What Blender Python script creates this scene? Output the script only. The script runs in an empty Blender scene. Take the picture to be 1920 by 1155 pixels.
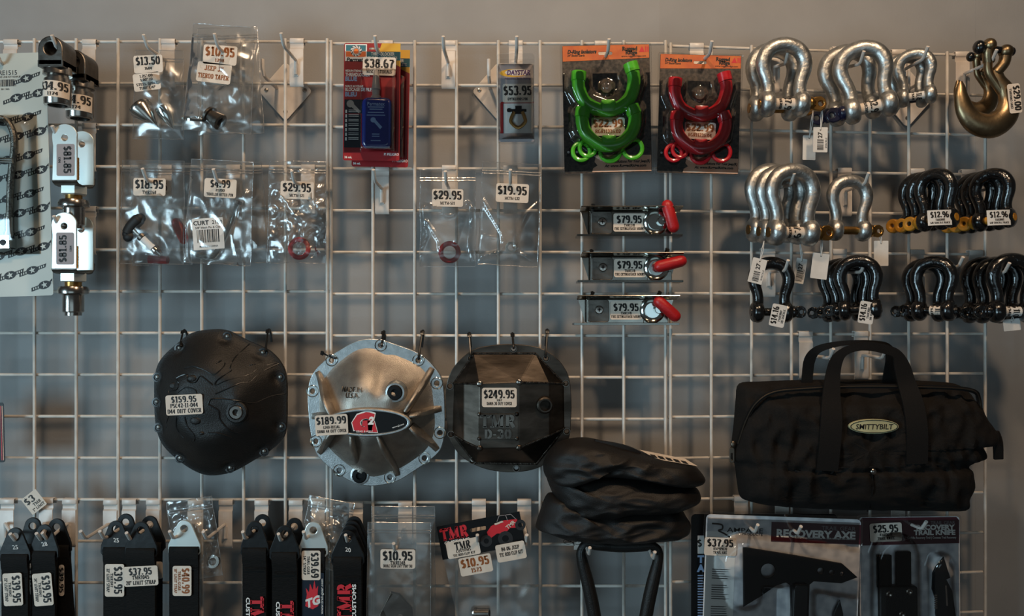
import bpy, bmesh, math, random
from mathutils import Vector, Matrix, noise
from math import sin, cos, pi, radians as R

# ------------------------------------------------------------------ camera, world, light, exposure
SC = bpy.context.scene
COL = SC.collection
FPX, DIST, CZ = 1543.3, 1.5, 1.5            # focal length in px of a 1920 wide frame, camera to grid distance, eye height
cam_d = bpy.data.cameras.new('camera'); cam = bpy.data.objects.new('camera', cam_d); COL.objects.link(cam)
cam.location = (0, -DIST, CZ); cam.rotation_euler = (R(90), 0, 0)
cam_d.sensor_width = 36; cam_d.lens = FPX / 1920 * 36; cam_d.clip_start = 0.02
SC.camera = cam
W = bpy.data.worlds.new('world'); SC.world = W; W.use_nodes = True
W.node_tree.nodes['Background'].inputs[0].default_value = (0.62, 0.62, 0.60, 1)
W.node_tree.nodes['Background'].inputs[1].default_value = 0.06

def area(name, loc, target, sx, sy, power, color):
    d = bpy.data.lights.new(name, 'AREA'); d.shape = 'RECTANGLE'; d.size = sx; d.size_y = sy
    d.energy = power; d.color = color
    o = bpy.data.objects.new(name, d); COL.objects.link(o); o.location = loc
    o.rotation_euler = (Vector(target) - Vector(loc)).to_track_quat('-Z', 'Y').to_euler()
    return o
area('ceiling_lamp_warm', (-0.40, -1.15, 2.85), (-0.1, 0, 1.75), 0.13, 0.13, 10.8, (1.0, 0.71, 0.46))
area('ceiling_lamp_warm', (0.62, -1.15, 2.85), (0.5, 0, 1.75), 0.13, 0.13, 13.2, (1.0, 0.71, 0.46))
area('window_daylight', (-2.3, -2.2, 1.25), (0.0, 0, 1.25), 0.75, 1.1, 46, (0.58, 0.85, 1.0))
area('window_daylight', (0.2, -5.0, 0.9), (0.1, 0, 1.0), 3.0, 1.6, 15, (0.60, 0.86, 1.0))
SC.view_settings.view_transform = 'Standard'; SC.view_settings.look = 'None'
SC.view_settings.gamma = 1; SC.view_settings.use_curve_mapping = False
SC.view_settings.exposure = 0.0
SC.cycles.transparent_max_bounces = 24

# ------------------------------------------------------------------ materials
def lin(h):
    h = h.lstrip('#'); o = []
    for i in (0, 2, 4):
        c = int(h[i:i+2], 16) / 255; o.append(c / 12.92 if c <= .04045 else ((c + .055) / 1.055) ** 2.4)
    return (*o, 1)
def mat(name, col, rough=.5, metal=0, col2=None, ns=60, bump=0, bs=None, spec=.5, coat=0, trans=0, sheen=0, det=3, stretch=None):
    m = bpy.data.materials.new(name); m.use_nodes = True
    nt = m.node_tree; b = nt.nodes['Principled BSDF']
    b.inputs['Base Color'].default_value = lin(col); b.inputs['Roughness'].default_value = rough
    b.inputs['Metallic'].default_value = metal; b.inputs['Specular IOR Level'].default_value = spec
    b.inputs['Coat Weight'].default_value = coat; b.inputs['Coat Roughness'].default_value = .08
    b.inputs['Sheen Weight'].default_value = sheen
    tc = nt.nodes.new('ShaderNodeTexCoord'); co = tc.outputs['Object']
    if stretch:
        mp = nt.nodes.new('ShaderNodeMapping'); mp.inputs['Scale'].default_value = stretch
        nt.links.new(co, mp.inputs['Vector']); co = mp.outputs['Vector']
    if col2:
        n = nt.nodes.new('ShaderNodeTexNoise'); n.inputs['Scale'].default_value = ns; n.inputs['Detail'].default_value = det
        r = nt.nodes.new('ShaderNodeValToRGB'); r.color_ramp.elements[0].color = lin(col); r.color_ramp.elements[1].color = lin(col2)
        r.color_ramp.elements[0].position = .35; r.color_ramp.elements[1].position = .65
        nt.links.new(co, n.inputs['Vector']); nt.links.new(n.outputs[0], r.inputs[0])
        nt.links.new(r.outputs[0], b.inputs['Base Color'])
    if bump:
        n2 = nt.nodes.new('ShaderNodeTexNoise'); n2.inputs['Scale'].default_value = bs or ns; n2.inputs['Detail'].default_value = 4
        bp = nt.nodes.new('ShaderNodeBump'); bp.inputs['Strength'].default_value = bump; bp.inputs['Distance'].default_value = .002
        nt.links.new(co, n2.inputs['Vector']); nt.links.new(n2.outputs[0], bp.inputs['Height'])
        nt.links.new(bp.outputs[0], b.inputs['Normal'])
    return m
def film(name, tint, gloss=.06, rough=.10, bump=.25, bs=45, haze=.0):
    m = bpy.data.materials.new(name); m.use_nodes = True; nt = m.node_tree; nt.nodes.clear()
    out = nt.nodes.new('ShaderNodeOutputMaterial'); t = nt.nodes.new('ShaderNodeBsdfTransparent'); t.inputs[0].default_value = tint
    g = nt.nodes.new('ShaderNodeBsdfGlossy'); g.inputs['Roughness'].default_value = rough; g.inputs[0].default_value = (1, 1, 1, 1)
    fr = nt.nodes.new('ShaderNodeFresnel'); fr.inputs['IOR'].default_value = 1.5
    ad = nt.nodes.new('ShaderNodeMath'); ad.operation = 'ADD'; ad.inputs[1].default_value = gloss; ad.use_clamp = True
    mx = nt.nodes.new('ShaderNodeMixShader')
    tc = nt.nodes.new('ShaderNodeTexCoord'); n = nt.nodes.new('ShaderNodeTexNoise'); n.inputs['Scale'].default_value = bs
    bp = nt.nodes.new('ShaderNodeBump'); bp.inputs['Strength'].default_value = bump; bp.inputs['Distance'].default_value = .003
    nt.links.new(tc.outputs['Object'], n.inputs['Vector']); nt.links.new(n.outputs[0], bp.inputs['Height'])
    nt.links.new(bp.outputs[0], g.inputs['Normal']); nt.links.new(bp.outputs[0], fr.inputs['Normal'])
    nt.links.new(fr.outputs[0], ad.inputs[0]); nt.links.new(ad.outputs[0], mx.inputs[0])
    src = t.outputs[0]
    if haze:
        d = nt.nodes.new('ShaderNodeBsdfDiffuse'); d.inputs[0].default_value = (.75, .76, .75, 1)
        m2 = nt.nodes.new('ShaderNodeMixShader'); m2.inputs[0].default_value = haze
        nt.links.new(t.outputs[0], m2.inputs[1]); nt.links.new(d.outputs[0], m2.inputs[2]); src = m2.outputs[0]
    nt.links.new(src, mx.inputs[1]); nt.links.new(g.outputs[0], mx.inputs[2]); nt.links.new(mx.outputs[0], out.inputs[0])
    return m
M = dict(
    wall=mat('wall_paint', '#929190', .75, 0, '#8c8b8a', 9, .12, 260),
    wire=mat('white_wire_enamel', '#d8d2ca', .34, 0, '#c4bcb2', 30, spec=.5),
    hook=mat('white_hook_enamel', '#d6cfc8', .38, 0, '#bdb3aa', 25),
    steel=mat('machined_steel', '#b5afa8', .22, 1, '#98918a', 40),
    dsteel=mat('dark_oiled_steel', '#77726c', .38, 1, '#55504b', 30, .25, 90),
    chrome=mat('bright_plated_steel', '#e2e6e4', .12, 1, '#cfd6d2', 12),
    galv=mat('galvanized_steel', '#c6c6c3', .40, 1, '#a2a29f', 70, .45, 140),
    gold=mat('yellow_chromate_plating', '#b2864c', .32, 1, '#94713f', 30, .2, 80),
    goldhook=mat('bronze_chromate_steel', '#9c8768', .36, 1, '#7a6850', 24, .25, 80),
    blackgloss=mat('black_gloss_paint', '#0a0a0b', .2, 0, '#0d0d0e', 40, .6, 110, spec=.6, coat=.5),
    tabblack=mat('black_painted_tab', '#0b0b0c', .42, 0, '#101011', 40, .15, 80, spec=.3),
    blackmatte=mat('black_textured_coating', '#141210', .48, 0, '#181513', 60, .35, 500, spec=.35),
    blackplastic=mat('black_plastic', '#0d0d0e', .35, spec=.5),
    rubber=mat('black_rubber', '#141414', .6),
    rawsteel=mat('raw_brushed_steel', '#5c544d', .42, 1, '#3a3530', 14, .12, 60, stretch=(1, 1, 3)),
    weld=mat('weld_bead_steel', '#5a524b', .35, 1, '#2c2724', 160, .4, 300),
    alu=mat('cast_aluminium', '#b4aca2', .46, 1, '#9c948b', 40, .35, 700),
    aluf=mat('milled_aluminium', '#c4c6c6', .34, 1, '#aeb1b1', 90, .2, 500),
    yellow=mat('yellow_painted_pin', '#b87f1e', .42, 0, '#a06c18', 40, .2, 90),
    blue=mat('dark_blue_painted_pin', '#0b1030', .28, 0, '#080c26', 40, spec=.6),
    red=mat('red_rubber', '#b01a20', .42, 0, '#a3161c', 40),
    redgrip=mat('red_plastic_knob', '#b3181c', .40, 0, '#a51519', 60, .2, 400),
    green=mat('green_urethane', '#55b82a', .32, 0, '#4aa722', 30, coat=.3),
    redu=mat('red_urethane', '#c01a26', .32, 0, '#ad1520', 30, coat=.3),
    paper=mat('cream_price_paper', '#d8cbbd', .7, 0, '#cdbfb0', 40),
    paperw=mat('white_tag_paper', '#d9d6d2', .7, 0, '#ccc9c4', 40),
    paperg=mat('grey_label_paper', '#8f888a', .6),
    ink=mat('black_ink', '#15110f', .6),
    inko=mat('brown_ink', '#8a4d1c', .6),  # orange-brown print on some of the price labels
    white=mat('white_print', '#e6e4e0', .5),
    redink=mat('red_print', '#c3202c', .5),
    orange=mat('orange_print', '#c8682a', .45, 0, '#b8552a', 40),
    orangeb=mat('bright_orange_print', '#e0752c', .45),
    teal=mat('teal_print', '#1c6a78', .45),
    navy=mat('navy_print', '#121c2a', .45, spec=.3),
    maroon=mat('maroon_print', '#4a1a24', .4),
    dkred=mat('dark_red_card', '#98161d', .38, 0, '#8c1219', 20),
    grit=mat('dark_gravel_print', '#15120f', .5, 0, '#4a3f36', 160, det=8),
    salmon=mat('peach_print', '#e6a884', .5, 0, '#ecc8ae', 20),
    cardw=mat('white_card', '#b9bcb4', .45, 0, '#aeb1a9', 10),
    cardgrey=mat('pale_grey_camo_card', '#d6d4d4', .45, 0, '#b4b4b8', 55, det=1),
    blk=mat('black_card', '#08080a', .45, spec=.25),
    bluebottle=mat('deep_blue_bottle', '#132a78', .22, 0, '#10246a', 10, coat=.5),
    nozzle=mat('grey_clear_nozzle', '#9c9894', .3),
    fabric=mat('black_canvas', '#13100e', .8, 0, '#181513', 300, .5, 900, spec=.2),
    nylon=mat('black_nylon', '#120e0c', .55, 0, '#15110e', 200, .3, 700, spec=.4),
    webbing=mat('black_webbing', '#0b0a09', .75, 0, '#100e0d', 500, .5, 900, spec=.2, stretch=(.25, 1, 1)),
    strap=mat('black_strap_webbing', '#0f0c0b', .75, 0, '#0b0908', 400, .4, 900, spec=.25),
    badge=mat('olive_cream_badge', '#b8b48c', .45, 0, '#a5a17c', 30),
    brass=mat('zipper_metal', '#6b6258', .4, 1),
    zipt=mat('black_nylon_tie', '#0a0a0a', .32),
    braid=mat('braided_steel_hose', '#8f8a82', .35, 1, '#5e5a54', 260, .5, 500),
    bottlelabel=mat('pale_blue_print', '#8fa6c8', .5),
    yellowp=mat('yellow_print', '#cfa02c', .5), purple=mat('purple_print', '#4a2a62', .5),
    tread=mat('dark_rubber_print', '#1b1b1d', .6),
    film=film('clear_bag_film', (.965, .965, .96, 1), .045, .2, .15, 30, .022),
    filmhaze=film('milky_bag_film', (.94, .94, .93, 1), .03, .2, .25, 25, .05),
    blister=film('clear_blister_plastic', (.96, .96, .96, 1), .012, .05, .05, 25),
    seal=film('bag_zip_seal', (.85, .85, .85, 1), .2, .25, .3, 120, .08),
)

# ------------------------------------------------------------------ places: pixel of the photograph + depth -> world
X3 = (1257 - 960) * DIST / FPX; T3 = math.tan(R(5.5))
def gy(px):                                   # depth of the gridwall front at that column (the third panel turns away)
    k = (px - 960) / FPX
    if k * DIST <= X3: return 0.0
    return ((k * (DIST - X3 * T3) / (1 - k * T3)) - X3) * T3
def P(px, py, y):
    s = (DIST + y) / FPX
    return Vector(((px - 960) * s, y, CZ + (577.5 - py) * s))
class Frame:
    """local (u right, v up, w towards the room), unit = one photo pixel at that depth (about a millimetre)"""
    def __init__(self, px, py, off=.03, ang=0, yaw=0, pitch=0, world=None, scale=None, y=None):
        if world is None:
            y = gy(px) - off if y is None else y
            self.o = P(px, py, y); self.s = (DIST + y) / FPX
        else:
            self.o = Vector(world); self.s = scale or .001
        base = Matrix(((1, 0, 0), (0, 0, -1), (0, 1, 0)))          # u->X, v->Z, w->-Y
        self.m = Matrix.Rotation(R(yaw), 3, 'Z') @ Matrix.Rotation(R(pitch), 3, 'X') @ Matrix.Rotation(-R(ang), 3, 'Y') @ base
        self.m = self.m * self.s
    def __call__(self, u, v, w=0): return self.o + self.m @ Vector((u, v, w))
ZERO = Frame(0, 0, world=(0, 0, 0), scale=.001)

# ------------------------------------------------------------------ objects
ORG = {}
def thing(name, label, cat, loc, group=None):
    o = bpy.data.objects.new(name, None); COL.objects.link(o); o.location = loc; o.empty_display_size = .02
    o['label'] = label; o['category'] = cat
    if group: o['group'] = group
    ORG[o] = Vector(loc); return o
def copy_tree(o, parent=None):
    c = o.copy(); COL.objects.link(c); c.parent = parent
    for ch in o.children: copy_tree(ch, c)
    return c
def tag(o, label, cat, group=None):
    o['label'] = label; o['category'] = cat
    if group: o['group'] = group
    return o

def curve2d(polys, ext, bev, segs=1):
    cu = bpy.data.curves.new('t', 'CURVE'); cu.dimensions = '2D'; cu.fill_mode = 'BOTH'
    cu.extrude = max(ext - bev, 0); cu.bevel_depth = bev; cu.bevel_resolution = segs; cu.offset = -bev
    for p in polys:
        s = cu.splines.new('POLY'); s.points.add(len(p) - 1); s.use_cyclic_u = True
        for q, c in zip(s.points, p): q.co = (c[0], c[1], 0, 1)
    o = bpy.data.objects.new('t', cu); me = o.to_mesh()
    vs = [v.co.copy() for v in me.vertices]; fs = [tuple(f.vertices) for f in me.polygons]
    o.to_mesh_clear(); bpy.data.objects.remove(o); bpy.data.curves.remove(cu)
    return vs, fs
TXT = {}
def sans(s, bold=.0):
    k = (s, bold)
    if k not in TXT:
        cu = bpy.data.curves.new('t', 'FONT'); cu.body = s; cu.resolution_u = 2; cu.offset = bold; cu.fill_mode = 'FRONT'
        o = bpy.data.objects.new('t', cu); me = o.to_mesh()
        vs = [(v.co.x, v.co.y) for v in me.vertices]; fs = [tuple(f.vertices) for f in me.polygons]
        o.to_mesh_clear(); bpy.data.objects.remove(o); bpy.data.curves.remove(cu)
        x0 = min((v[0] for v in vs), default=0); x1 = max((v[0] for v in vs), default=1)
        TXT[k] = ([(x - x0, y) for x, y in vs], fs, x1 - x0)
    return TXT[k]

# slab lettering of the price labels: pen strokes, thick uprights and thin crossings
def ar(cx, cy, rx, ry, a0, a1, n=9):
    return [(cx + rx * cos(R(a0 + (a1 - a0) * i / n)), cy + ry * sin(R(a0 + (a1 - a0) * i / n))) for i in range(n + 1)]
def ln(*c): return [(c[i], c[i + 1]) for i in range(0, len(c), 2)]
GL = {
 '0': (.68, ar(.34, .5, .23, .46, 97, 263), ar(.34, .5, .23, .46, 83, -83)),
 '1': (.52, ln(.28, 0, .28, 1), ln(.08, .04, .5, .04), ln(.06, .82, .28, .95)),
 '2': (.66, ar(.33, .72, .2, .24, 175, -45) + [(.1, .1)], ln(.06, .06, .6, .06), ln(.06, .1, .6, .1), ln(.57, .08, .57, .22)),
 '3': (.66, ar(.3, .73, .2, .23, 160, -80), ar(.3, .27, .23, .24, 80, -160)),
 '4': (.7, ln(.46, 0, .46, 1), ln(.42, .95, .05, .3), ln(.03, .28, .68, .28), ln(.28, .03, .64, .03)),
 '5': (.66, ln(.15, .5, .15, .97), ln(.1, .93, .56, .93), ln(.1, .89, .56, .89), ar(.31, .3, .22, .27, 130, -160)),
 '6': (.68, ar(.36, .5, .25, .46, 70, 262), ar(.36, .28, .2, .25, 120, -110)),
 '7': (.64, ln(.05, .93, .6, .93), ln(.05, .87, .6, .87), ln(.58, .88, .36, .45, .3, 0)),
 '8': (.68, ar(.34, .74, .18, .22, 0, 360, 14), ar(.34, .27, .22, .24, 0, 360, 14)),
 '9': (.68, ar(.32, .5, .25, .46, -110, 82), ar(.32, .72, .2, .25, -60, -290)),
 '$': (.66, ar(.33, .7, .19, .2, 30, 265), ar(.33, .28, .2, .22, 85, -150), [(.33, -.1), (.33, 1.1), 'n']),
 '.': (.32, [(.16, .02), (.16, .2)]), '-': (.42, [(.05, .42), (.37, .42), 'k']), '/': (.4, ln(.05, 0, .35, 1)), '"': (.4, ln(.1, .7, .1, 1), ln(.3, .7, .3, 1)), ' ': (.4,),
 'A': (.8, ln(.08, 0, .38, 1), ln(.42, 1, .68, 0), ln(.2, .3, .6, .3), ln(0, .03, .25, .03), ln(.5, .03, .8, .03)),
 'B': (.72, ln(.18, 0, .18, 1), ar(.34, .75, .24, .22, 90, -90), ar(.36, .27, .26, .24, 90, -90)),
 'C': (.7, ar(.38, .5, .28, .46, 50, 310)), 'D': (.76, ln(.18, 0, .18, 1), ar(.34, .5, .32, .46, 90, -90)),
 'E': (.68, ln(.18, 0, .18, 1), ln(.1, .96, .62, .96), ln(.2, .5, .5, .5), ln(.1, .04, .62, .04), ln(.6, .04, .6, .25), ln(.58, .75, .58, .96)),
 'F': (.64, ln(.18, 0, .18, 1), ln(.1, .96, .6, .96), ln(.2, .5, .5, .5), ln(.05, .03, .35, .03), ln(.57, .75, .57, .96)),
 'G': (.76, ar(.38, .5, .28, .46, 50, 310), ln(.62, .05, .62, .42), ln(.45, .44, .72, .44)),
 'H': (.82, ln(.18, 0, .18, 1), ln(.62, 0, .62, 1), ln(.2, .5, .6, .5), ln(.04, .03, .34, .03), ln(.46, .03, .78, .03)),
 'I': (.42, ln(.2, 0, .2, 1), ln(.04, .03, .38, .03), ln(.04, .97, .38, .97)),
 'J': (.6, ln(.4, .2, .4, 1), ar(.24, .22, .18, .2, 0, -180), ln(.24, .97, .56, .97)),
 'K': (.8, ln(.18, 0, .18, 1), ln(.24, .45, .64, .97), ln(.34, .55, .68, 0), ln(.04, .03, .34, .03)),
 'L': (.66, ln(.18, 0, .18, 1), ln(.06, .04, .62, .04), ln(.58, .04, .58, .3)),
 'M': (1.14, [(.16, 0), (.16, 1), 'n'], [(.2, 1), (.54, .04)], [(.54, .04), (.88, 1), 'n'], ln(.92, 0, .92, 1), ln(0, .04, .32, .04), ln(.74, .04, 1.1, .04), ln(.02, .96, .26, .96), ln(.84, .96, 1.08, .96)),
 'N': (.84, ln(.15, 0, .15, 1), ln(.2, 1, .64, 0), ln(.66, 0, .66, 1)),
 'O': (.76, ar(.38, .5, .28, .46, 95, 265), ar(.38, .5, .28, .46, 85, -85)),
 'P': (.7, ln(.18, 0, .18, 1), ar(.34, .72, .26, .24, 90, -90), ln(.04, .03, .34, .03)),
 'Q': (.76, ar(.38, .5, .28, .46, 0, 360, 14), ln(.4, .2, .68, -.08)),
 'R': (.78, ln(.18, 0, .18, 1), ar(.34, .74, .26, .22, 90, -90), ln(.4, .5, .68, .0), ln(.04, .03, .34, .03)),
 'S': (.64, ar(.32, .73, .2, .22, 30, 265), ar(.32, .27, .22, .23, 85, -150)),
 'T': (.72, ln(.36, 0, .36, 1), ln(.04, .96, .68, .96), ln(.2, .03, .52, .03), ln(.07, .75, .07, .96), ln(.65, .75, .65, .96)),
 'U': (.8, ln(.16, .3, .16, 1), ar(.39, .3, .24, .27, 180, 360), ln(.63, .3, .63, 1)),
 'V': (.76, ln(.1, 1, .38, 0), ln(.4, 0, .66, 1)), 'W': (1.04, ln(.08, 1, .3, 0), ln(.3, 0, .52, .9), ln(.52, .9, .74, 0), ln(.74, 0, .96, 1)),
 'X': (.78, ln(.1, 1, .66, 0), ln(.1, 0, .66, 1)), 'Y': (.74, ln(.1, 1, .36, .45), ln(.36, .45, .64, 1), ln(.36, 0, .36, .5), ln(.2, .03, .52, .03)),
 'Z': (.66, ln(.05, .95, .6, .95), ln(.58, .92, .08, .06), ln(.05, .04, .62, .04)),
}
def slab_width(s): return sum(GL.get(c, GL[' '])[0] + .06 for c in s)
def slab(s, thick=.2, thin=.075):
    vs, fs, x = [], [], 0
    for c in s:
        g = GL.get(c, GL[' '])
        for st in g[1:]:
            tk, tn = thick, thin
            if st[-1] == 'n': st = st[:-1]; tk = .07
            elif st[-1] == 'k': st = st[:-1]; tn = .16
            n = len(st); b = len(vs)
            for i, p in enumerate(st):
                a = st[max(i - 1, 0)]; d = st[min(i + 1, n - 1)]
                tx, ty = d[0] - a[0], d[1] - a[1]; l = math.hypot(tx, ty) or 1; nx, ny = -ty / l, tx / l
                h = (abs(nx) * tk + abs(ny) * tn) / 2
                vs += [(x + p[0] + nx * h, p[1] + ny * h), (x + p[0] - nx * h, p[1] - ny * h)]
            for i in range(n - 1): fs.append((b + 2*i, b + 2*i + 1, b + 2*i + 3, b + 2*i + 2))
        x += g[0] + .06
    return vs, fs, x

def rrect(u0, u1, v0, v1, r, n=4):
    r = min(r, (u1 - u0) / 2 * .99, (v1 - v0) / 2 * .99); p = []
    for cx, cy, a in ((u1 - r, v1 - r, 0), (u0 + r, v1 - r, 90), (u0 + r, v0 + r, 180), (u1 - r, v0 + r, 270)):
        p += [(cx + r * cos(R(a + 90 * i / n)), cy + r * sin(R(a + 90 * i / n))) for i in range(n + 1)]
    return p
def circ(cx, cy, r, n=20, ry=None): return [(cx + r * cos(2*pi*i/n), cy + (ry or r) * sin(2*pi*i/n)) for i in range(n)]
def spline(pts, n=8, closed=False):
    """Catmull-Rom through points of any dimension"""
    out = []; N = len(pts); segs = N if closed else N - 1
    for i in range(segs):
        g = (lambda k: pts[k % N]) if closed else (lambda k: pts[min(max(k, 0), N - 1)])
        p0, p1, p2, p3 = g(i - 1), g(i), g(i + 1), g(i + 2)
        for j in range(n):
            t = j / n
            out.append(tuple(.5 * (2*b + (c - a)*t + (2*a - 5*b + 4*c - d)*t*t + (3*b - a - 3*c + d)*t**3) for a, b, c, d in zip(p0, p1, p2, p3)))
    if not closed: out.append(tuple(pts[-1]))
    return out

class MB:
    def __init__(s, F=ZERO, warp=None): s.F, s.warp, s.v, s.f = F, warp, [], []
    def add(s, vs, fs, flip=False):
        b = len(s.v); s.v += [tuple(v) for v in vs]; s.f += [tuple(b + i for i in (reversed(f) if flip else f)) for f in fs]; return s
    def box(s, u0, u1, v0, v1, w0, w1):
        vs = [(u, v, w) for w in (w0, w1) for v in (v0, v1) for u in (u0, u1)]
        return s.add(vs, [(0, 2, 3, 1), (4, 5, 7, 6), (0, 1, 5, 4), (2, 6, 7, 3), (0, 4, 6, 2), (1, 3, 7, 5)])
    def obox(s, p, q, wid, th, up=(0, 0, 1)):
        p, q = Vector(p), Vector(q); d = (q - p).normalized(); x = d.cross(Vector(up)).normalized() * wid / 2; y = Vector(up) * th / 2
        vs = [c + a * x + b * y for c in (p, q) for a, b in ((-1, -1), (1, -1), (1, 1), (-1, 1))]
        return s.add(vs, [(0, 1, 2, 3), (7, 6, 5, 4), (0, 4, 5, 1), (1, 5, 6, 2), (2, 6, 7, 3), (3, 7, 4, 0)])
    def tube(s, path, r, n=8, closed=False, flat=None, cap=True):
        path = [Vector(p) for p in path]; N = len(path); rr = r if isinstance(r, (list, tuple)) else [r] * N
        vs, fs = [], []; nrm = None
        for i, p in enumerate(path):
            a = path[i - 1] if (i or closed) else p; b = path[(i + 1) % N] if (i < N - 1 or closed) else p
            t = (b - a).normalized()
            if nrm is None:
                nrm = t.cross(Vector((0, 0, 1)));
                if nrm.length < .2: nrm = t.cross(Vector((0, 1, 0)))
            nrm = (nrm - t * nrm.dot(t)).normalized(); bi = t.cross(nrm)
            fl = flat if flat else 1
            for j in range(n):
                a_ = 2 * pi * j / n; vs.append(p + (nrm * cos(a_) + bi * sin(a_) * fl) * rr[i])
        for i in range(N if closed else N - 1):
            k = (i + 1) % N
            for j in range(n): fs.append((i*n + j, i*n + (j+1) % n, k*n + (j+1) % n, k*n + j))
        if not closed and cap: fs += [tuple(reversed(range(n))), tuple(range((N-1)*n, N*n))]
        return s.add(vs, fs)
    def lathe(s, o, ax, prof, n=20, cap=True, ph=0):
        o, ax = Vector(o), Vector(ax).normalized(); x = ax.cross(Vector((0, 0, 1)))
        if x.length < .1: x = ax.cross(Vector((0, 1, 0)))
        x.normalize(); y = ax.cross(x); vs, fs = [], []
        for d, r in prof:
            for j in range(n):
                a = 2 * pi * (j + ph) / n; vs.append(o + ax * d + (x * cos(a) + y * sin(a)) * r)
        for i in range(len(prof) - 1):
            for j in range(n): fs.append((i*n + j, i*n + (j+1) % n, (i+1)*n + (j+1) % n, (i+1)*n + j))
        if cap: fs += [tuple(reversed(range(n))), tuple(range((len(prof)-1)*n, len(prof)*n))]
        return s.add(vs, fs)
    def cyl(s, p, q, r, r2=None, n=16):
        d = Vector(q) - Vector(p); return s.lathe(p, d, [(0, r), (d.length, r if r2 is None else r2)], n)
    def ball(s, c, r, n=14, m=9):
        rx, ry, rz = r if isinstance(r, (tuple, list)) else (r, r, r); vs, fs = [], []
        for i in range(m + 1):
            a = pi * i / m
            for j in range(n):
                b = 2 * pi * j / n; vs.append((c[0] + rx * sin(a) * cos(b), c[1] + ry * cos(a), c[2] + rz * sin(a) * sin(b)))
        for i in range(m):
            for j in range(n): fs.append((i*n + j, i*n + (j+1) % n, (i+1)*n + (j+1) % n, (i+1)*n + j))
        return s.add(vs, fs)
    def plate(s, polys, w0, w1, bev=0, segs=1, tf=None):
        if not isinstance(polys[0][0], (tuple, list)): polys = [polys]
        vs, fs = curve2d(polys, (w1 - w0) / 2, bev, segs); c = (w0 + w1) / 2
        vs = [(v[0], v[1], v[2] + c) for v in vs]
        return s.add([tf(*v) for v in vs] if tf else vs, fs)
    def flat(s, poly, w): return s.add([(p[0], p[1], w) for p in poly], [tuple(range(len(poly)))])
    def grid(s, fn, nu, nv, close_u=False):
        vs = [fn(i / nu, j / nv) for j in range(nv + 1) for i in range(nu + 1)]
        return s.add(vs, [(j*(nu+1) + i, j*(nu+1) + i + 1, (j+1)*(nu+1) + i + 1, (j+1)*(nu+1) + i) for j in range(nv) for i in range(nu)])
    def prof(s, pts, u0, u1, th):
        """a bent sheet: open profile (v, w) swept from u0 to u1"""
        n = len(pts); off = []
        for i, p in enumerate(pts):
            a, b = pts[max(i-1, 0)], pts[min(i+1, n-1)]; tx, ty = b[0]-a[0], b[1]-a[1]; l = math.hypot(tx, ty) or 1
            off.append((p[0] - ty/l*th, p[1] + tx/l*th))
        loop = list(pts) + off[::-1]; m = len(loop)
        vs = [(u, p[0], p[1]) for u in (u0, u1) for p in loop]
        fs = [(i, (i+1) % m, m + (i+1) % m, m + i) for i in range(m)]
        fs += [(i, m-1-i, m-2-i, i+1) for i in range(n-1)] + [(m+i, m+i+1, m+m-2-i, m+m-1-i) for i in range(n-1)]
        return s.add(vs, fs)
    def text(s, t, u, v, h, w, ang=0, al='C', font='slab', width=None, bold=.012, skew=0, thick=.2, thin=.075, sx=1):
        if font == 'slab': vs, fs, wd = slab(t, thick, thin)
        else:
            vs, fs, wd = sans(t, bold); vs = [(x / .72, y / .72) for x, y in vs]; wd /= .72
        k = (width / (wd * h)) if width else sx
        c, si = cos(R(ang)), sin(R(ang)); x0 = {'C': -wd / 2, 'L': 0, 'R': -wd}[al]
        out = []
        for x, y in vs:
            X = (x + x0 + skew * y) * h * k; Y = (y - .5) * h
            out.append((u + X * c - Y * si, v + X * si + Y * c, w))
        return s.add(out, fs)
    def build(s, name, m, parent=None, smooth=True, bev=0, segs=1, ang=35, sub=0):
        F = s.F; org = Vector((0, 0, 0)); p = parent
        while p is not None and p not in ORG: p = p.parent
        if p is not None: org = ORG[p]
        pts = [F(*(s.warp(*v) if s.warp else v)) - org for v in s.v]
        me = bpy.data.meshes.new(name); me.from_pydata(pts, [], s.f); 
        bm = bmesh.new(); bm.from_mesh(me)
        bmesh.ops.recalc_face_normals(bm, faces=bm.faces) if smooth != 'keep' else None
        if bev:
            bm.normal_update()
            es = [e for e in bm.edges if len(e.link_faces) == 2 and e.calc_face_angle(0) > R(ang)]
            bmesh.ops.bevel(bm, geom=es, offset=bev * F.s, segments=segs, affect='EDGES', profile=.6, clamp_overlap=True)
        if smooth:
            for f in bm.faces: f.smooth = True
            bm.normal_update()
            for e in bm.edges:
                if len(e.link_faces) == 2 and e.calc_face_angle(0) > R(ang): e.smooth = False
        bm.to_mesh(me); bm.free()
        me.materials.append(M[m] if isinstance(m, str) else m)
        o = bpy.data.objects.new(name, me); COL.objects.link(o)
        if parent is not None: o.parent = parent
        return o

# ------------------------------------------------------------------ common pieces
def price(F, parent, u, v, w, h, lines, wp=1.0, ang=0, paper='paper', ink='ink', warp=None, name='price_tag', rad=4, ink2=None):
    """a price label: lines = (text, height, centre v offset[, width])"""
    c, s_ = cos(R(ang)), sin(R(ang))
    def loc(x, y, z):
        q = (u + x * c - y * s_, v + x * s_ + y * c, z + wp)
        return warp(*q) if warp else q
    b = MB(F, loc)
    if warp:
        b.grid(lambda a, d: ((a - .5) * w, (d - .5) * h, .3), 12, 4)
    else: b.plate(rrect(-w/2, w/2, -h/2, h/2, rad), 0, .45)
    t = b.build(name, paper, parent, smooth=False if not warp else True)
    b = MB(F, loc)
    for L in lines:
        tx, hh, dy = L[:3]; wd = L[3] if len(L) > 3 else None
        b.text(tx, L[4] if len(L) > 4 else 0, dy, hh, .62, width=wd, thick=.27, thin=.10)
    b.build('print', ink, t, smooth=False)
    return t
def P3(t, size, lines=()): return [t, *lines]

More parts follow.
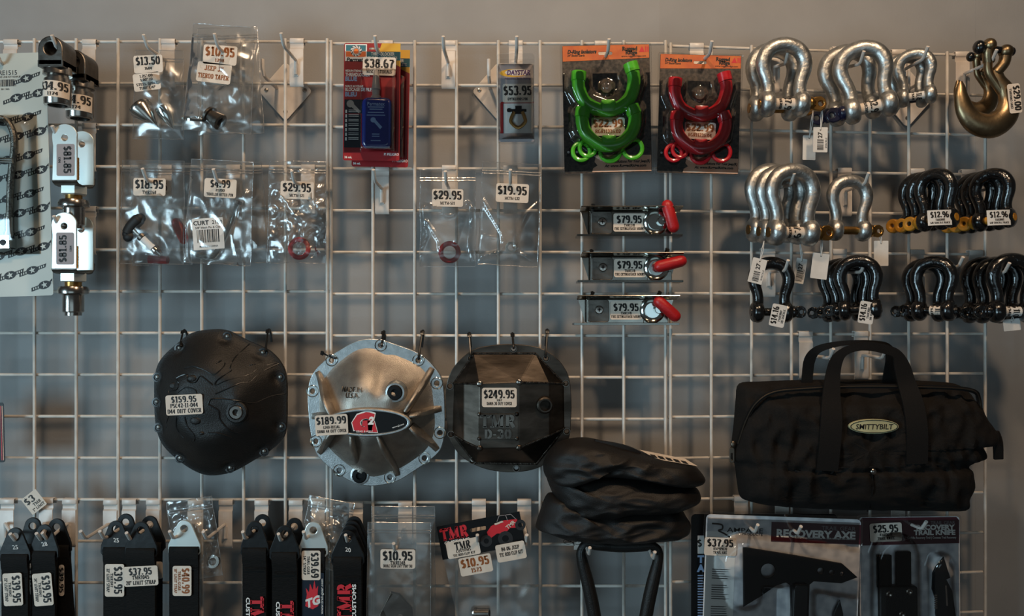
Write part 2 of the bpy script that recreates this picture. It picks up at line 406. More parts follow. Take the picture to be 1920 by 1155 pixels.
# ------------------------------------------------------------------ the wall and the gridwall panels
def struct(o): o['kind'] = 'structure'; return o
GAP = .088
B = MB(Frame(0, 0, world=(0, 0, 0), scale=1))
c5, s5 = cos(math.atan(T3)), sin(math.atan(T3)); uj = GAP * (1 - c5) / s5
B.box(-3.2, X3 - GAP * s5 + uj * c5, 0, 3.4, -GAP - .12, -GAP); struct(B.build('wall_back', 'wall', smooth=False))
B = MB(Frame(0, 0, world=(X3, 0, 0), scale=1)); B.F.m = Matrix.Rotation(math.atan(T3), 3, 'Z') @ Matrix(((1, 0, 0), (0, 0, -1), (0, 1, 0)))
B.box(uj, 2.8, 0, 3.4, -GAP - .12, -GAP); struct(B.build('wall_right', 'wall', smooth=False))
B = MB(B.F); B.box(.651, .6516, 0, 3.4, -GAP - .01, -GAP + .0003); struct(B.build('trim_1', 'wall', smooth=False))

def panel(x0, y0, th, px0, row0, cols, rows, spx, label, zfix=None):
    """a welded wire panel; wires are parts"""
    root = thing('gridwall_panel', label, 'grid panel', (x0, 0, 0), 'white gridwall panels on the wall')
    root.rotation_euler = (0, 0, th)
    p = spx / FPX * DIST; z0 = CZ + (577.5 - row0) / FPX * DIST
    zb = z0 - p * rows - .02; zt = z0 + .004
    F1 = Frame(0, 0, world=(0, 0, 0), scale=1)
    b = MB(F1); b.cyl((0, zb, 0), (0, zt, 0), .0029, n=8); v0 = b.build('wire', 'wire', None)
    b = MB(F1); b.cyl((-.0035, 0, -.0054), (cols * .0762 + .0035, 0, -.0054), .0027, n=8); h0 = b.build('wire', 'wire', None)
    for i in range(cols + 1):
        o = v0 if i == 0 else v0.copy()
        if i: COL.objects.link(o)
        o.parent = root; o.location = (i * .0762, 0, 0)
    for j in range(rows + 1):
        o = h0 if j == 0 else h0.copy()
        if j: COL.objects.link(o)
        o.parent = root; o.location = (0, 0, z0 - j * p)
    return root
KX = DIST / FPX
panel((620.8 - 960) * KX, 0, 0, 620, 80, 8, 15, 78.5, 'white wire grid panel in the middle behind the green isolator card')
xl = (613.5 - 960) * KX - 9 * .0762
panel(xl, 0, 0, 0, 76.5, 9, 15, 78.3, 'white wire grid panel on the left behind the zip bags and black limit straps')
panel(X3 + .0005, 0, math.atan(T3), 1257, 84.5, 8, 15, 77.6, 'white wire grid panel on the right behind the shackles and tool bag')

def hook(bx, row, tx, ty, ln_=.097, label='', plate=84, wd=26, base=None, rise=17):
    """faceout hook: bent back plate clipped over a wire, welded stub, prong with upturned end"""
    y = gy(bx); F = Frame(bx, row, 0)
    root = thing('grid_hook', label, 'hook', F(0, 0, 5), 'white wire hooks clipped on the grid')
    b = MB(F)
    pr = [(-7, -10), (3, -10), (4.5, -8), (4.5, 1), (3, 3.5), (-5, 4), (-7, 1.5), (-14, 1.5), (-17, 4.5), (-plate + 6, 4.8), (-plate, 3.5), (-plate - 3, .5)]
    b.prof(pr, -wd/2, wd/2, 1.6); b.build('back_plate', 'hook', root, bev=.4)
    tip = P(tx, ty, y - ln_); bv = base if base is not None else -40
    st = F(0, bv - 26, 8.5); el = F(0, bv, 9)
    k = tip + Vector((0, .017, -rise / 1000))
    d = (k - el)
    pts = [st, F(0, bv - 6, 8.5), el + d * .012, el + d * .04] + [el + d * t for t in (.3, .7, .94)] + [k + Vector((0, -.004, .003)), tip]
    b = MB(Frame(0, 0, world=(0, 0, 0), scale=1)); b.F.m = Matrix.Identity(3)
    b.tube(pts, .0030, n=8); o = b.build('prong', 'hook', root)
    b = MB(F); b.box(-4.5, 4.5, bv - 28, bv - 4, 4.5, 6.4); b.build('weld_tab', 'hook', root, bev=.5)
    return root
H = 'white wire hook '
HOOKS = [
 (21, 78, -8, 96, .097, H + 'at the left edge holding the hose card'),
 (168, 78, 97, 66, .140, H + 'holding the two $34.95 clevises'),
 (168, 235, 98, 236, .135, H + 'through the upper $81.85 bracket'),
 (168, 391, 101, 405, .135, H + 'through the lower $81.85 bracket'),
 (316, 77, 269, 65, .097, H + 'holding the $13.50 steel spike bag'),
 (438, 77, 402, 63, .100, H + 'holding the $10.95 tie rod taper bag'),
 (557, 76, 527, 62, .097, H + 'hanging empty beside the taper bag'),
 (724, 80, 703, 67, .097, H + 'holding the red threadlocker cards'),
 (841, 80, 831, 68, .097, H + 'hanging empty right of the threadlocker'),
 (967, 80, 969, 68, .097, H + 'holding the small $53.95 clamshell'),
 (1128, 81, 1142, 73, .100, H + 'holding the green isolator card'),
 (1306, 85, 1335, 77, .100, H + 'holding the red isolator card'),
 (1448, 88, 1478, 96, .085, H + 'inside the big silver shackles at the top'),
 (1573, 92, 1620, 96, .100, H + 'inside the silver shackles with blue pins'),
 (1684, 97, 1740, 87, .105, H + 'holding the small silver shackle at the top'),
 (1803, 101, 1869, 93, .110, H + 'holding the bronze slip hooks'),
 (310, 313, 267, 316, .097, H + 'holding the $18.95 handle valve bag'),
 (438, 313, 400, 317, .097, H + 'holding the $4.99 hitch pin bag'),
 (578, 313, 547, 320, .097, H + 'holding the $29.95 ring bag on the left panel'),
 (717, 315, 700, 318, .097, H + 'hanging empty under the threadlocker'),
 (842, 314, 835, 321, .097, H + 'holding the $29.95 ring bag on the middle panel'),
 (957, 314, 957, 318, .085, H + 'holding the $19.95 small ring bag'),
 (1446, 316, 1489, 325, .100, H + 'holding the silver shackle trio'),
 (1583, 319, 1629, 324, .100, H + 'holding the single silver shackle with gold pin'),
 (1719, 320, 1777, 329, .105, H + 'holding the left yellow pin shackles'),
 (1815, 322, 1878, 331, .105, H + 'holding the right yellow pin shackles'),
 (1440, 470, 1478, 488, .100, H + 'holding the lone black $14.16 shackle'),
 (1574, 471, 1622, 491, .100, H + 'holding the black $14.16 shackle trio'),
 (1719, 472, 1806, 482, .110, H + 'holding the black shackle pair'),
 (1829, 473, 1893, 493, .105, H + 'holding the black shackles at the right edge'),
 (1510, 625, 1563, 654, .125, H + 'under the left side of the tool bag handle'),
 (1614, 625, 1662, 654, .125, H + 'under the right side of the tool bag handle'),
 (15, 939, 19, 1001, .100, H + 'holding the leftmost $39.95 limit strap'),
 (88, 938, 68, 1000, .095, H + 'holding the second $39.95 limit strap'),
 (131, 939, 79, 999, .090, H + 'behind the second $39.95 limit strap'),
 (208, 940, 151, 996, .104, H + 'hanging empty left of the 20 inch strap'),
 (243, 940, 187, 996, .104, H + 'holding the $39.95 strap beside the $37.95 strap'),
 (288, 940, 237, 999, .100, H + 'holding the $37.95 20 inch limit strap'),
 (366, 941, 318, 996, .098, H + 'holding the $40.99 strap with silver tab'),
 (424, 941, 381, 997, .098, H + 'hanging empty right of the $40.99 strap'),
 (491, 941, 455, 997, .100, H + 'holding the plain black strap left of centre'),
 (555, 941, 522, 1001, .100, H + 'holding the strap left of the $39.69 strap'),
 (597, 942, 569, 997, .098, H + 'holding the silver tab strap with a flame logo'),
 (668, 946, 648, 1003, .100, H + 'holding the red lettered strap bundle'),
 (760, 945, 738, 1019, .110, H + 'holding the two $10.95 bracket bags'),
 (898, 941, 895, 1003, .070, H + 'through the black card with a red truck'),
 (983, 941, 988, 1003, .085, H + 'hanging empty right of the red truck card'),
 (1089, 944, 1106, 1027, .115, H + 'under the left bend of the padded handle'),
 (1200, 944, 1228, 1035, .115, H + 'under the right bend of the padded handle'),
 (1389, 934, 1421, 984, .110, H + 'at the left of the recovery axe pack'),
 (1465, 933, 1502, 987, .110, H + 'at the middle of the recovery axe pack'),
 (1682, 932, 1737, 978, .110, H + 'through the recovery trail knife pack'),
]
for h in HOOKS: hook(h[0], h[1], h[2], h[3], h[4], h[5])

def bracket(px, py, label):
    F = Frame(px, py, y=gy(px) + GAP - .004)
    root = thing('wall_bracket', label, 'bracket', F(0, 0, 0), 'diamond wall brackets behind the grid')
    b = MB(F); r = 52
    di = []
    for cx, cy, a in ((46, 0, 0), (0, 52, 90), (-46, 0, 180), (0, -52, 270)):
        di += [(cx * .88 + 7 * cos(R(a - 48 + 32 * i)), cy * .88 + 7 * sin(R(a - 48 + 32 * i))) for i in range(4)]
    b.plate([di, circ(-36, 2, 3, 10), circ(36, 2, 3, 10), circ(0, -38, 3, 10), circ(0, 38, 3, 10)], 0, 3, .5)
    b.build('plate', 'hook', root, smooth=False)
    b = MB(F); b.tube([(-16, 6, 3), (-16, 6, 70), (-16, 8, 82), (-16, 20, 90), (-16, 34, 90)], 3.2, 8); b.build('arm', 'hook', root)
    for u, v in ((-36, 2), (36, 2), (0, -38)):
        b = MB(F); b.lathe((u, v, 3), (0, 0, 1), [(-2, 2.4), (0, 4.4), (1.4, 3.6), (2, 1)], 10); b.build('screw', 'steel', root)
bracket(536, 172, 'white diamond wall bracket below the empty hook at upper left')
bracket(935, 172, 'white diamond wall bracket behind the small clamshell')
bracket(1700, 184, 'white diamond wall bracket behind the small silver shackle')

# ------------------------------------------------------------------ zip bags and what lies in them
def seg_d(px, py, pts):
    best = 1e9
    for (ax, ay), (bx, by) in zip(pts, pts[1:]):
        dx, dy = bx - ax, by - ay; t = max(0, min(1, ((px - ax) * dx + (py - ay) * dy) / (dx*dx + dy*dy + 1e-9)))
        best = min(best, math.hypot(px - ax - t*dx, py - ay - t*dy))
    return best
def zipbag(F, w, h, label, seed=1, bulge=9, crump=2.2, taper=1.0, creases=(), mat_='film', seal_v=16, cat='bag', group=None, name='zip_bag', nu=34, nv=54, low=.68, freq=.022):
    root = thing(name, label, cat, F(0, h/2, 0), group or 'clear plastic product bags'); rnd = random.Random(seed); so = Vector((seed * 7.3, seed * 3.1, seed))
    def sheet(sg):
        def f(a, d):
            u = (a - .5); v = d - .5                     # d: 0 bottom, 1 top
            x = u * w * (1 + (taper - 1) * (1 - d)) + noise.noise(Vector((d * 4, seed, 0))) * 2.0
            y = v * h + noise.noise(Vector((a * 3, seed + 9, 1))) * 2.4 * (1 if d < .5 else .5)
            e = max(0, 1 - (2*u) ** 2) ** .6
            prof = max(0, min(1, (1 - d) / .35)) ** 1.2 * min(1, d / .10) ** .6
            q = Vector((x * freq, y * freq, sg * 3)) + so
            rid = 1 - (noise.noise(q) ** 2 + .004) ** .5 * 2.2; rid2 = 1 - (noise.noise(q * 1.9) ** 2 + .004) ** .5 * 2
            z = sg * bulge * e * prof * low + (crump * rid + crump * .5 * rid2) * e ** .5 * (.35 + .65 * prof)
            if sg > 0:
                for pts, A, s_ in creases:
                    dd = seg_d(x, y, pts); z += A * math.exp(-(dd / s_) ** 2)
            z += sg * .5
            return (x, y, z)
        return f
    b = MB(F); b.grid(sheet(1), nu, nv); b.build('front_film', mat_, root, ang=80)
    b = MB(F); b.grid(sheet(-1), nu, nv); b.build('back_film', mat_, root, ang=80)
    b = MB(F)
    for k in (0, 5):
        b.tube([(-w/2 + w * i / 8, h/2 - seal_v - k + noise.noise(Vector((i * .5, seed, 4))) * .8, 2.2) for i in range(9)], 1.1, 5)
    b.build('zip_seal', 'seal', root)
    b = MB(F); f1 = sheet(1); b.tube([f1(0, 1 - i / 20) for i in range(21)] + [f1(i / 12, 0) for i in range(1, 13)] + [f1(1, i / 20) for i in range(1, 21)] + [f1(1 - i / 12, 1) for i in range(1, 12)], .55, 5, closed=True); b.build('heat_seal', 'seal', root)
    return root
def rel(F0, px, py, cx, cy): return px - cx, cy - py

# steel spike bag
c = (298, 178); F = Frame(*c, .042, ang=-1)
z = zipbag(F, 90, 166, 'clear zip bag with $13.50 label holding a steel cone', 3, 12, 3, 1.06)
price(F, z, -17, 55, 54, 33, [('$13.50', 15, 6, 46), ('1604', 5, -8)], 9, 4)
price(F, z, -19, 22, 50, 33, [('1.25" OD', 5, 11), ('1.00" ID', 5, 4), ('STEEL SPIKE', 5, -4, 40), ('TURF CAP', 5, -11, 30)], 9, 8, name='name_tag')
b = MB(F); b.lathe((-33, -26, 0), (1, -1.08, .12), [(-6, 14), (-5, 21), (0, 22), (3, 21.5), (26, 11), (48, 2), (50, .3)], 24)
tag(b.build('steel_cone', 'steel'), 'machined steel cone spike in the $13.50 bag', 'spike')
b = MB(F); b.lathe((12, -34, -4), (.5, -1, 0), [(-14, 12), (-13, 15), (0, 15), (14, 10), (32, 1)], 20)
tag(b.build('steel_cone', 'chrome'), 'second shiny cone tucked at the right inside the $13.50 bag', 'spike')
# tie rod taper bags
c = (430, 152); F = Frame(*c, .030, ang=2); zipbag(F, 112, 200, 'rear clear bag behind the $10.95 tie rod taper bag', 5, 8, 4, 1.1)
c = (413, 148); F = Frame(*c, .050, ang=-4)
z = zipbag(F, 114, 200, 'tall clear zip bag with $10.95 JEEP JK TIEROD TAPER labels', 6, 10, 3.4, 1.14, seal_v=20)
price(F, z, 0, 42, 63, 36, [('$10.95', 17, 6, 56), ('1298', 6, -10, 18)], 9, 0, ink='inko')
price(F, z, -9, 8, 64, 37, [('JEEP JK', 9, 8, 36), ('TIEROD TAPER', 9, -7, 58)], 9, -3, ink='inko', name='name_tag')
b = MB(F); b.lathe((-14, -70, 2), (1, -.55, .2), [(-4, 15), (-3, 17), (2, 17), (3, 13), (26, 16), (27, 15), (27, 9), (20, 9)], 24, cap=False); b.lathe((-14, -70, 2), (1, -.55, .2), [(-4, 15), (-4, 8), (10, 8)], 24, cap=False)
tag(b.build('taper_bushing', 'dsteel'), 'dark knurled taper bushing in the tie rod taper bag', 'bushing')
b = MB(F); b.lathe((-42, -77, 0), (.05, 1, .35), [(-2, 24), (2, 24), (2, 14), (-2, 14), (-2, 24)], 24, cap=False)
tag(b.build('washer', 'chrome'), 'flat chrome washer lying beside the taper bushing', 'washer')
# handle valve bags
c = (303, 402); F = Frame(*c, .030, ang=1); z = zipbag(F, 112, 190, 'rear clear bag with a red handle behind the $18.95 bag', 8, 10, 3, 1.0)
price(F, z, -10, 46, 58, 32, [('$18.95', 15, 5, 50)], 6)
b = MB(F); b.tube([(28, -16, 2), (36, -30, 3), (42, -48, 3)], [9, 11, 9], 12); b.ball((28, -16, 2), 9); b.ball((42, -48, 3), 9); b.tube([(-25, -84, 0), (10, -86, 0)], 8, 10)
tag(b.build('handle_valve', 'redgrip'), 'red plastic handle in the bag behind the black one', 'valve')
c = (286, 398); F = Frame(*c, .052, ang=-1); z = zipbag(F, 116, 194, 'clear zip bag with $18.95 label holding a black handle', 9, 12, 2.6, 1.04)
price(F, z, -2, 46, 60, 33, [('$18.95', 16, 5, 54), ('TMR1168', 6, -10, 26)], 10)
t = thing('handle_valve', 'black capped valve with small white sleeve in the $18.95 bag', 'valve', F(-20, -50, 0))
b = MB(F); b.tube(spline([(-44, -42, 3), (-36, -27, 3), (-22, -12, 3)], 6), [10] + [11.5] * 11 + [10], 14); b.ball((-44, -42, 3), 10); b.ball((-22, -12, 3), 10); b.ball((-40, -47, 3), (13, 11, 11)); b.build('grip', 'rubber', t)
b = MB(F); b.lathe((-30, -34, 3), (1, -.95, 0), [(0, 8), (14, 8), (16, 11), (22, 11), (23, 10)], 16); b.build('stem', 'dsteel', t)
b = MB(F); b.lathe((-13, -50, 3), (1, -.95, 0), [(0, 10.5), (26, 10.5), (27, 9)], 16); b.build('sleeve', 'paperw', t)
b = MB(F); b.lathe((7, -69, 3), (1, -.95, 0), [(0, 9), (5, 9), (6, 7), (16, 5), (17, 3)], 12); b.build('nozzle', 'steel', t)
# hitch pin bags
c = (443, 400); F = Frame(*c, .028, ang=3); zipbag(F, 104, 188, 'rear clear bag behind the $4.99 hitch pin bag', 12, 7, 3, 1.15)
c = (412, 398); F = Frame(*c, .052, ang=-3); z = zipbag(F, 116, 194, 'clear zip bag with $4.99 TRAILER HITCH PIN label', 13, 11, 3, 1.08, creases=[([(-50, 60), (-60, -20), (-55, -90)], 3, 3), ([(50, 40), (30, -40), (45, -95)], 3.5, 3)])
price(F, z, 2, 44, 60, 35, [('$4.99', 14, 8, 38), ('21200', 5, -4), ('TRAILER HITCH PIN', 5.5, -12, 50)], 9, 0)
t = thing('hitch_pin', 'bent bright hitch pin in the $4.99 bag', 'pin', F(0, -40, 0))
b = MB(F); b.tube(spline([(32, 20, 0), (24, -12, 0), (10, -50, 0), (-2, -76, 0), (-14, -84, 0), (-50, -80, 0)], 5), 6, 10); b.build('rod', 'chrome', t)
b = MB(F); b.lathe((32, 20, 0), (.25, 1, 0), [(-3, 8), (3, 8), (4, 6)], 12); b.build('end_cap', 'dsteel', t)
lb = MB(F, lambda u, v, w: (-16 + u * .99 - v * .12, -42 + v + u * .12, w + 9)); lb.plate(rrect(-29, 29, -29, 29, 1), 0, .5); L = lb.build('barcode_label', 'paperw', z, smooth=False)
lb = MB(F, lb.warp); lb.text('CURT', -12, 21, 8, .8, font='s', bold=.03); lb.text('2180', 18, 21, 7, .8, font='s'); lb.text('5/8" Hitch Pin & Clip', 0, 12, 4, .8, font='s')
rr = random.Random(4); x = -21
while x < 21:
    k = rr.choice((.8, 1.4, 2.2)); lb.add([(x, -16, .8), (x + k, -16, .8), (x + k, 8, .8), (x, 8, .8)], [(0, 1, 2, 3)]); x += k + rr.choice((.8, 1.2, 2))
lb.text('MADE IN CHINA', 0, -23, 3.4, .8, font='s'); lb.build('print', 'ink', L, smooth=False)
# ring bags
def torus(F, u, v, w, Rr, r, m, label, n=28, tilt=0):
    b = MB(F); b.tube([(u + Rr * cos(2*pi*i/n), v + Rr * sin(2*pi*i/n), w + tilt * sin(2*pi*i/n)) for i in range(n)], r, 10, closed=True)
    return tag(b.build('seal_ring', m), label, 'ring')
c = (557, 398); F = Frame(*c, .045, ang=-1); z = zipbag(F, 106, 190, 'crumpled clear bag with $29.95 label on the left panel', 15, 9, 5.5, 1.04, freq=.035)
price(F, z, 2, 40, 62, 33, [('$29.95', 16, 5, 54), ('MCTM-521', 5.5, -10, 28)], 10, -1)
torus(F, 6, -68, 2, 17, 4.6, 'red', 'red rubber ring in the crumpled bag on the left panel')
c = (840, 409); F = Frame(*c, .052); z = zipbag(F, 104, 182, 'clear bag with $29.95 label on the middle panel with long folds', 17, 9, 1.2, 1.0,
  creases=[([(-46, 20), (-44, -10), (-38, -30), (-50, -60), (-52, -85)], 5, 2.2), ([(-40, -5), (-15, -45), (-14, -60)], 6, 2.2), ([(14, -45), (28, 0), (36, 28)], 6, 2.2), ([(46, 20), (44, -10), (40, -55), (50, -85)], 5, 2.2), ([(-42, 20), (-34, 26), (-20, 18), (0, 2), (10, 4), (16, 14)], 3, 2), ([(36, 28), (44, 22), (47, -5)], 4, 2)])
price(F, z, 0, 37, 58, 33, [('$29.95', 16, 5, 54), ('MCTM-521', 5.5, -10, 28)], 8, -1)
torus(F, 3, -64, 1, 16.5, 4.6, 'red', 'red rubber ring in the folded bag on the middle panel')
c = (956, 402); F = Frame(*c, .045, ang=-2.5); z = zipbag(F, 110, 192, 'clear bag with $19.95 label and a small pale ring', 19, 8, 1.2, 1.02,
  creases=[([(-52, 25), (-30, -10), (-12, -38), (-8, -58), (-16, -70), (-50, -82)], 6, 2.4), ([(50, 22), (30, 0), (14, -40), (12, -60)], 4.5, 2.2), ([(20, -72), (48, -88)], 4, 2.4), ([(-52, -40), (-30, -46), (-24, -44)], 3, 2)])
price(F, z, 3, 39, 61, 35, [('$19.95', 16, 5, 56), ('MCTM-532', 5.5, -10, 28)], 8, 0)
torus(F, 5, -62, 1, 8.5, 2.6, 'paper', 'small ivory ring in the $19.95 bag', 20)

# ------------------------------------------------------------------ left edge: hose card, clevises, brackets
F = Frame(21, 328, .075, ang=1.8)
t = thing('hose_card', 'tall white card printed with dark oval star logos at the left edge', 'card', F(0, 225, 0))
b = MB(F); b.plate(rrect(-75, 72, -228, 228, 5), -1, 0); b.build('card', 'cardw', t, smooth=False)
b = MB(F); s2 = MB(F)
for r in range(-6, 7):
    for q in range(-2, 3):
        cu, cv = q * 42 + (r % 2) * 20 + 14, r * 36 + q * 8
        if not (-70 < cu < 66 and -212 < cv < 216) or (cv > 130 and cu < 10): continue
        a = R(17); ca, sa = cos(a), sin(a); T = lambda x, y: (cu + x * ca - y * sa, cv + x * sa + y * ca)
        def clipf(bb, poly, w):
            pts = [T(*p) for p in poly]
            bb.flat([(min(71, max(-74, x)), y) for x, y in pts], w)
        clipf(b, circ(0, 0, 12, 18, 7.5), .2)
        clipf(b, [(-27, -4.5), (-11, -4), (-9, 3), (-25, 2.5)], .25); clipf(b, [(10, -3), (25, -2.5), (29, 4), (11, 3.5)], .25)
        star = [((6.5 if i % 2 == 0 else 2.6) * sin(2*pi*i/10), (6.5 if i % 2 == 0 else 2.6) * cos(2*pi*i/10)) for i in range(10)]
        clipf(s2, star, .5)
        for k in range(3):
            clipf(s2, [(-23 + k*4.5, -2.6), (-21 + k*4.5, -2.6), (-20 + k*4.5, 1.2), (-22 + k*4.5, 1.2)], .5); clipf(s2, [(13 + k*4.2, -1.4), (15 + k*4.2, -1.4), (16 + k*4.2, 2.2), (14 + k*4.2, 2.2)], .5)
b.text('RE1515', 0, 192, 9, .3, font='s', width=34); b.text('BRAKE LINE KIT REAR JK', 0, 184, 3.6, .3, font='s', width=48); b.text('00 1505', -6, 161, 3.5, .3, font='s')
rr = random.Random(9); x = -30
while x < 15:
    k = rr.choice((.7, 1.2, 2)); b.flat([(x, 166), (x + k, 166), (x + k, 179), (x, 179)], .3); x += k + rr.choice((.7, 1.2))
card_print = b.build('logo_print', 'tread', t, smooth=False); s2.build('star_print', 'cardw', card_print, smooth=False)
b = MB(F); b.tube(spline([(-2, -95, 8), (2, -40, 9), (6, 0, 10), (13, 50, 10), (12, 78, 10), (0, 100, 10), (-20, 104, 10), (-38, 90, 10), (-44, 50, 10), (-40, -60, 9)], 6), 6, 10); b.build('braided_hose', 'braid', t)
for v in (26, 22): 
    b = MB(F); b.tube([(-50, v, 14), (-20, v + 2, 17), (14, v - 1, 17)], 3, 8); b.build('twist_tie', 'steel', t)
b = MB(F); b.cyl((-3, -115, 8), (-2, -80, 8), 7, n=14); b.cyl((-3, -118, 8), (-3, -108, 8), 9, n=14); b.build('crimp_collar', 'steel', t)
b = MB(F); b.box(-18, 6, -140, -114, 0, 22); fb = b.build('banjo_fitting', 'chrome', t, bev=1)
b = MB(F); b.lathe((-6, -128, 21), (0, 0, 1), [(0, 6), (1.4, 6), (1.6, 4)], 16); b.build('bolt_hole', 'blk', fb)
b = MB(F); b.grid(lambda a, d: (-74 + 124 * a, -150 + 262 * d, 2 + 24 * (max(0, 1 - (2*a - 1)**4) * max(0, 1 - (2*d - 1)**6)) ** .5), 14, 24); b.build('blister', 'blister', t)

def clevis(px, py, off, label, s=1):
    F = Frame(px, py, off)
    t = thing('weld_clevis', label, 'clevis', F(0, 40, 0), 'steel clevises at the upper left')
    o = []
    prof2 = [(-23, -12)] + [(23 * cos(R(180 - 12 * i)), 20 + 23 * sin(R(180 - 12 * i))) for i in range(16)] + [(23, -12)]
    b = MB(F)
    b.plate([prof2, circ(0, 20, 11.5, 20)], -25, 25, 2.5, 2)
    b.box(-23, 23, -14, -2, -25, 25); b.build('fork', 'dsteel', t)
    b = MB(F); b.lathe((0, -12, 0), (0, -1, 0), [(-2, 24), (8, 25), (12, 25), (13, 19), (19, 19), (20, 23), (29, 23)], 28); b.build('collar', 'steel', t)
    b = MB(F); b.lathe((0, -40, 0), (0, -1, 0), [(0, 23.5), (38, 23.5), (40, 22.5), (40, 17), (20, 17), (20, 0.1)], 28); b.build('sleeve', 'steel', t)
    def wp(u, v, w): a = u / 24; return (24.2 * sin(a) + w * sin(a), v, 24.2 * cos(a) + w * cos(a))
    price(F, t, 4, -54, 62, 30, [('$34.95', 15, 5, 56), ('1174', 6, -9, 20)], 0, -3, warp=wp)
clevis(150, 143, .043, 'rear steel clevis with $34.95 band half hidden behind the other')
clevis(108, 118, .108, 'front dark steel clevis with $34.95 band at the upper left')
M['zinc'] = mat('bright_zinc_plate', '#e8edea', .30, .75, '#dfe6e2', 14)
def bracket_u(px, py, label, up):
    F = Frame(px, py, .128)
    t = thing('clevis_bracket', label, 'bracket', F(0, 50, 0), 'plated clevis brackets with studs')
    def pl(w0, w1, nm):
        p = [(-23, -52), (23, -52), (23, 28)] + [(24 * cos(R(12 * i)), 30 + 24 * sin(R(12 * i))) for i in range(1, 17)] + [(-22, 12)]
        b = MB(F); b.plate([p, circ(0, 28, 6, 16)], w0, w1, .8); return b.build(nm, 'zinc', t)
    pl(-4, 0, 'front_cheek'); pl(-66, -62, 'rear_cheek')
    b = MB(F); b.prof([(-51, 0), (-54, -3), (-57, -9), (-58, -20), (-58, -46), (-56, -58), (-50, -65), (-38, -66.5)], -23.2, 23.2, -3); b.build('yoke', 'dsteel', t, bev=.4)
    b = MB(F)
    for i in range(22): b.ball((23.5, -50 + i * 1.9, -4 - .25 * (i % 3)), (2.2, 1.4, 2.2), 6, 4)
    b.build('weld_bead', 'gold', t)
    b = MB(F); b.lathe((0, -58, -33), (0, -1, 0), [(0, 21), (2, 25), (16, 25), (18, 21)], 6); b.build('hex_nut', 'zinc', t, smooth=False)
    b = MB(F); b.lathe((0, -76, -33), (0, -1, 0), [(0, 15), (8, 15)], 20); b.build('thread', 'gold', t)
    b = MB(F); b.lathe((0, -84, -33), (0, -1, 0), [(0, 22), (1, 25), (8, 28), (14, 27), (16, 20), (18, 19), (48, 19), (50, 17), (50, 15), (56, 15)], 28); b.build('stud', 'steel', t)
    price(F, t, 2, -14, 60, 33, [('$81.85', 14, 4, 52), ('1304', 4, -11)], .3, -90 if up else 90, paper='paperg', rad=3)
bracket_u(121, 286, 'upper plated bracket with sideways $81.85 label and hex stud', True)
bracket_u(120, 452, 'lower plated bracket with sideways $81.85 label and hex stud', False)

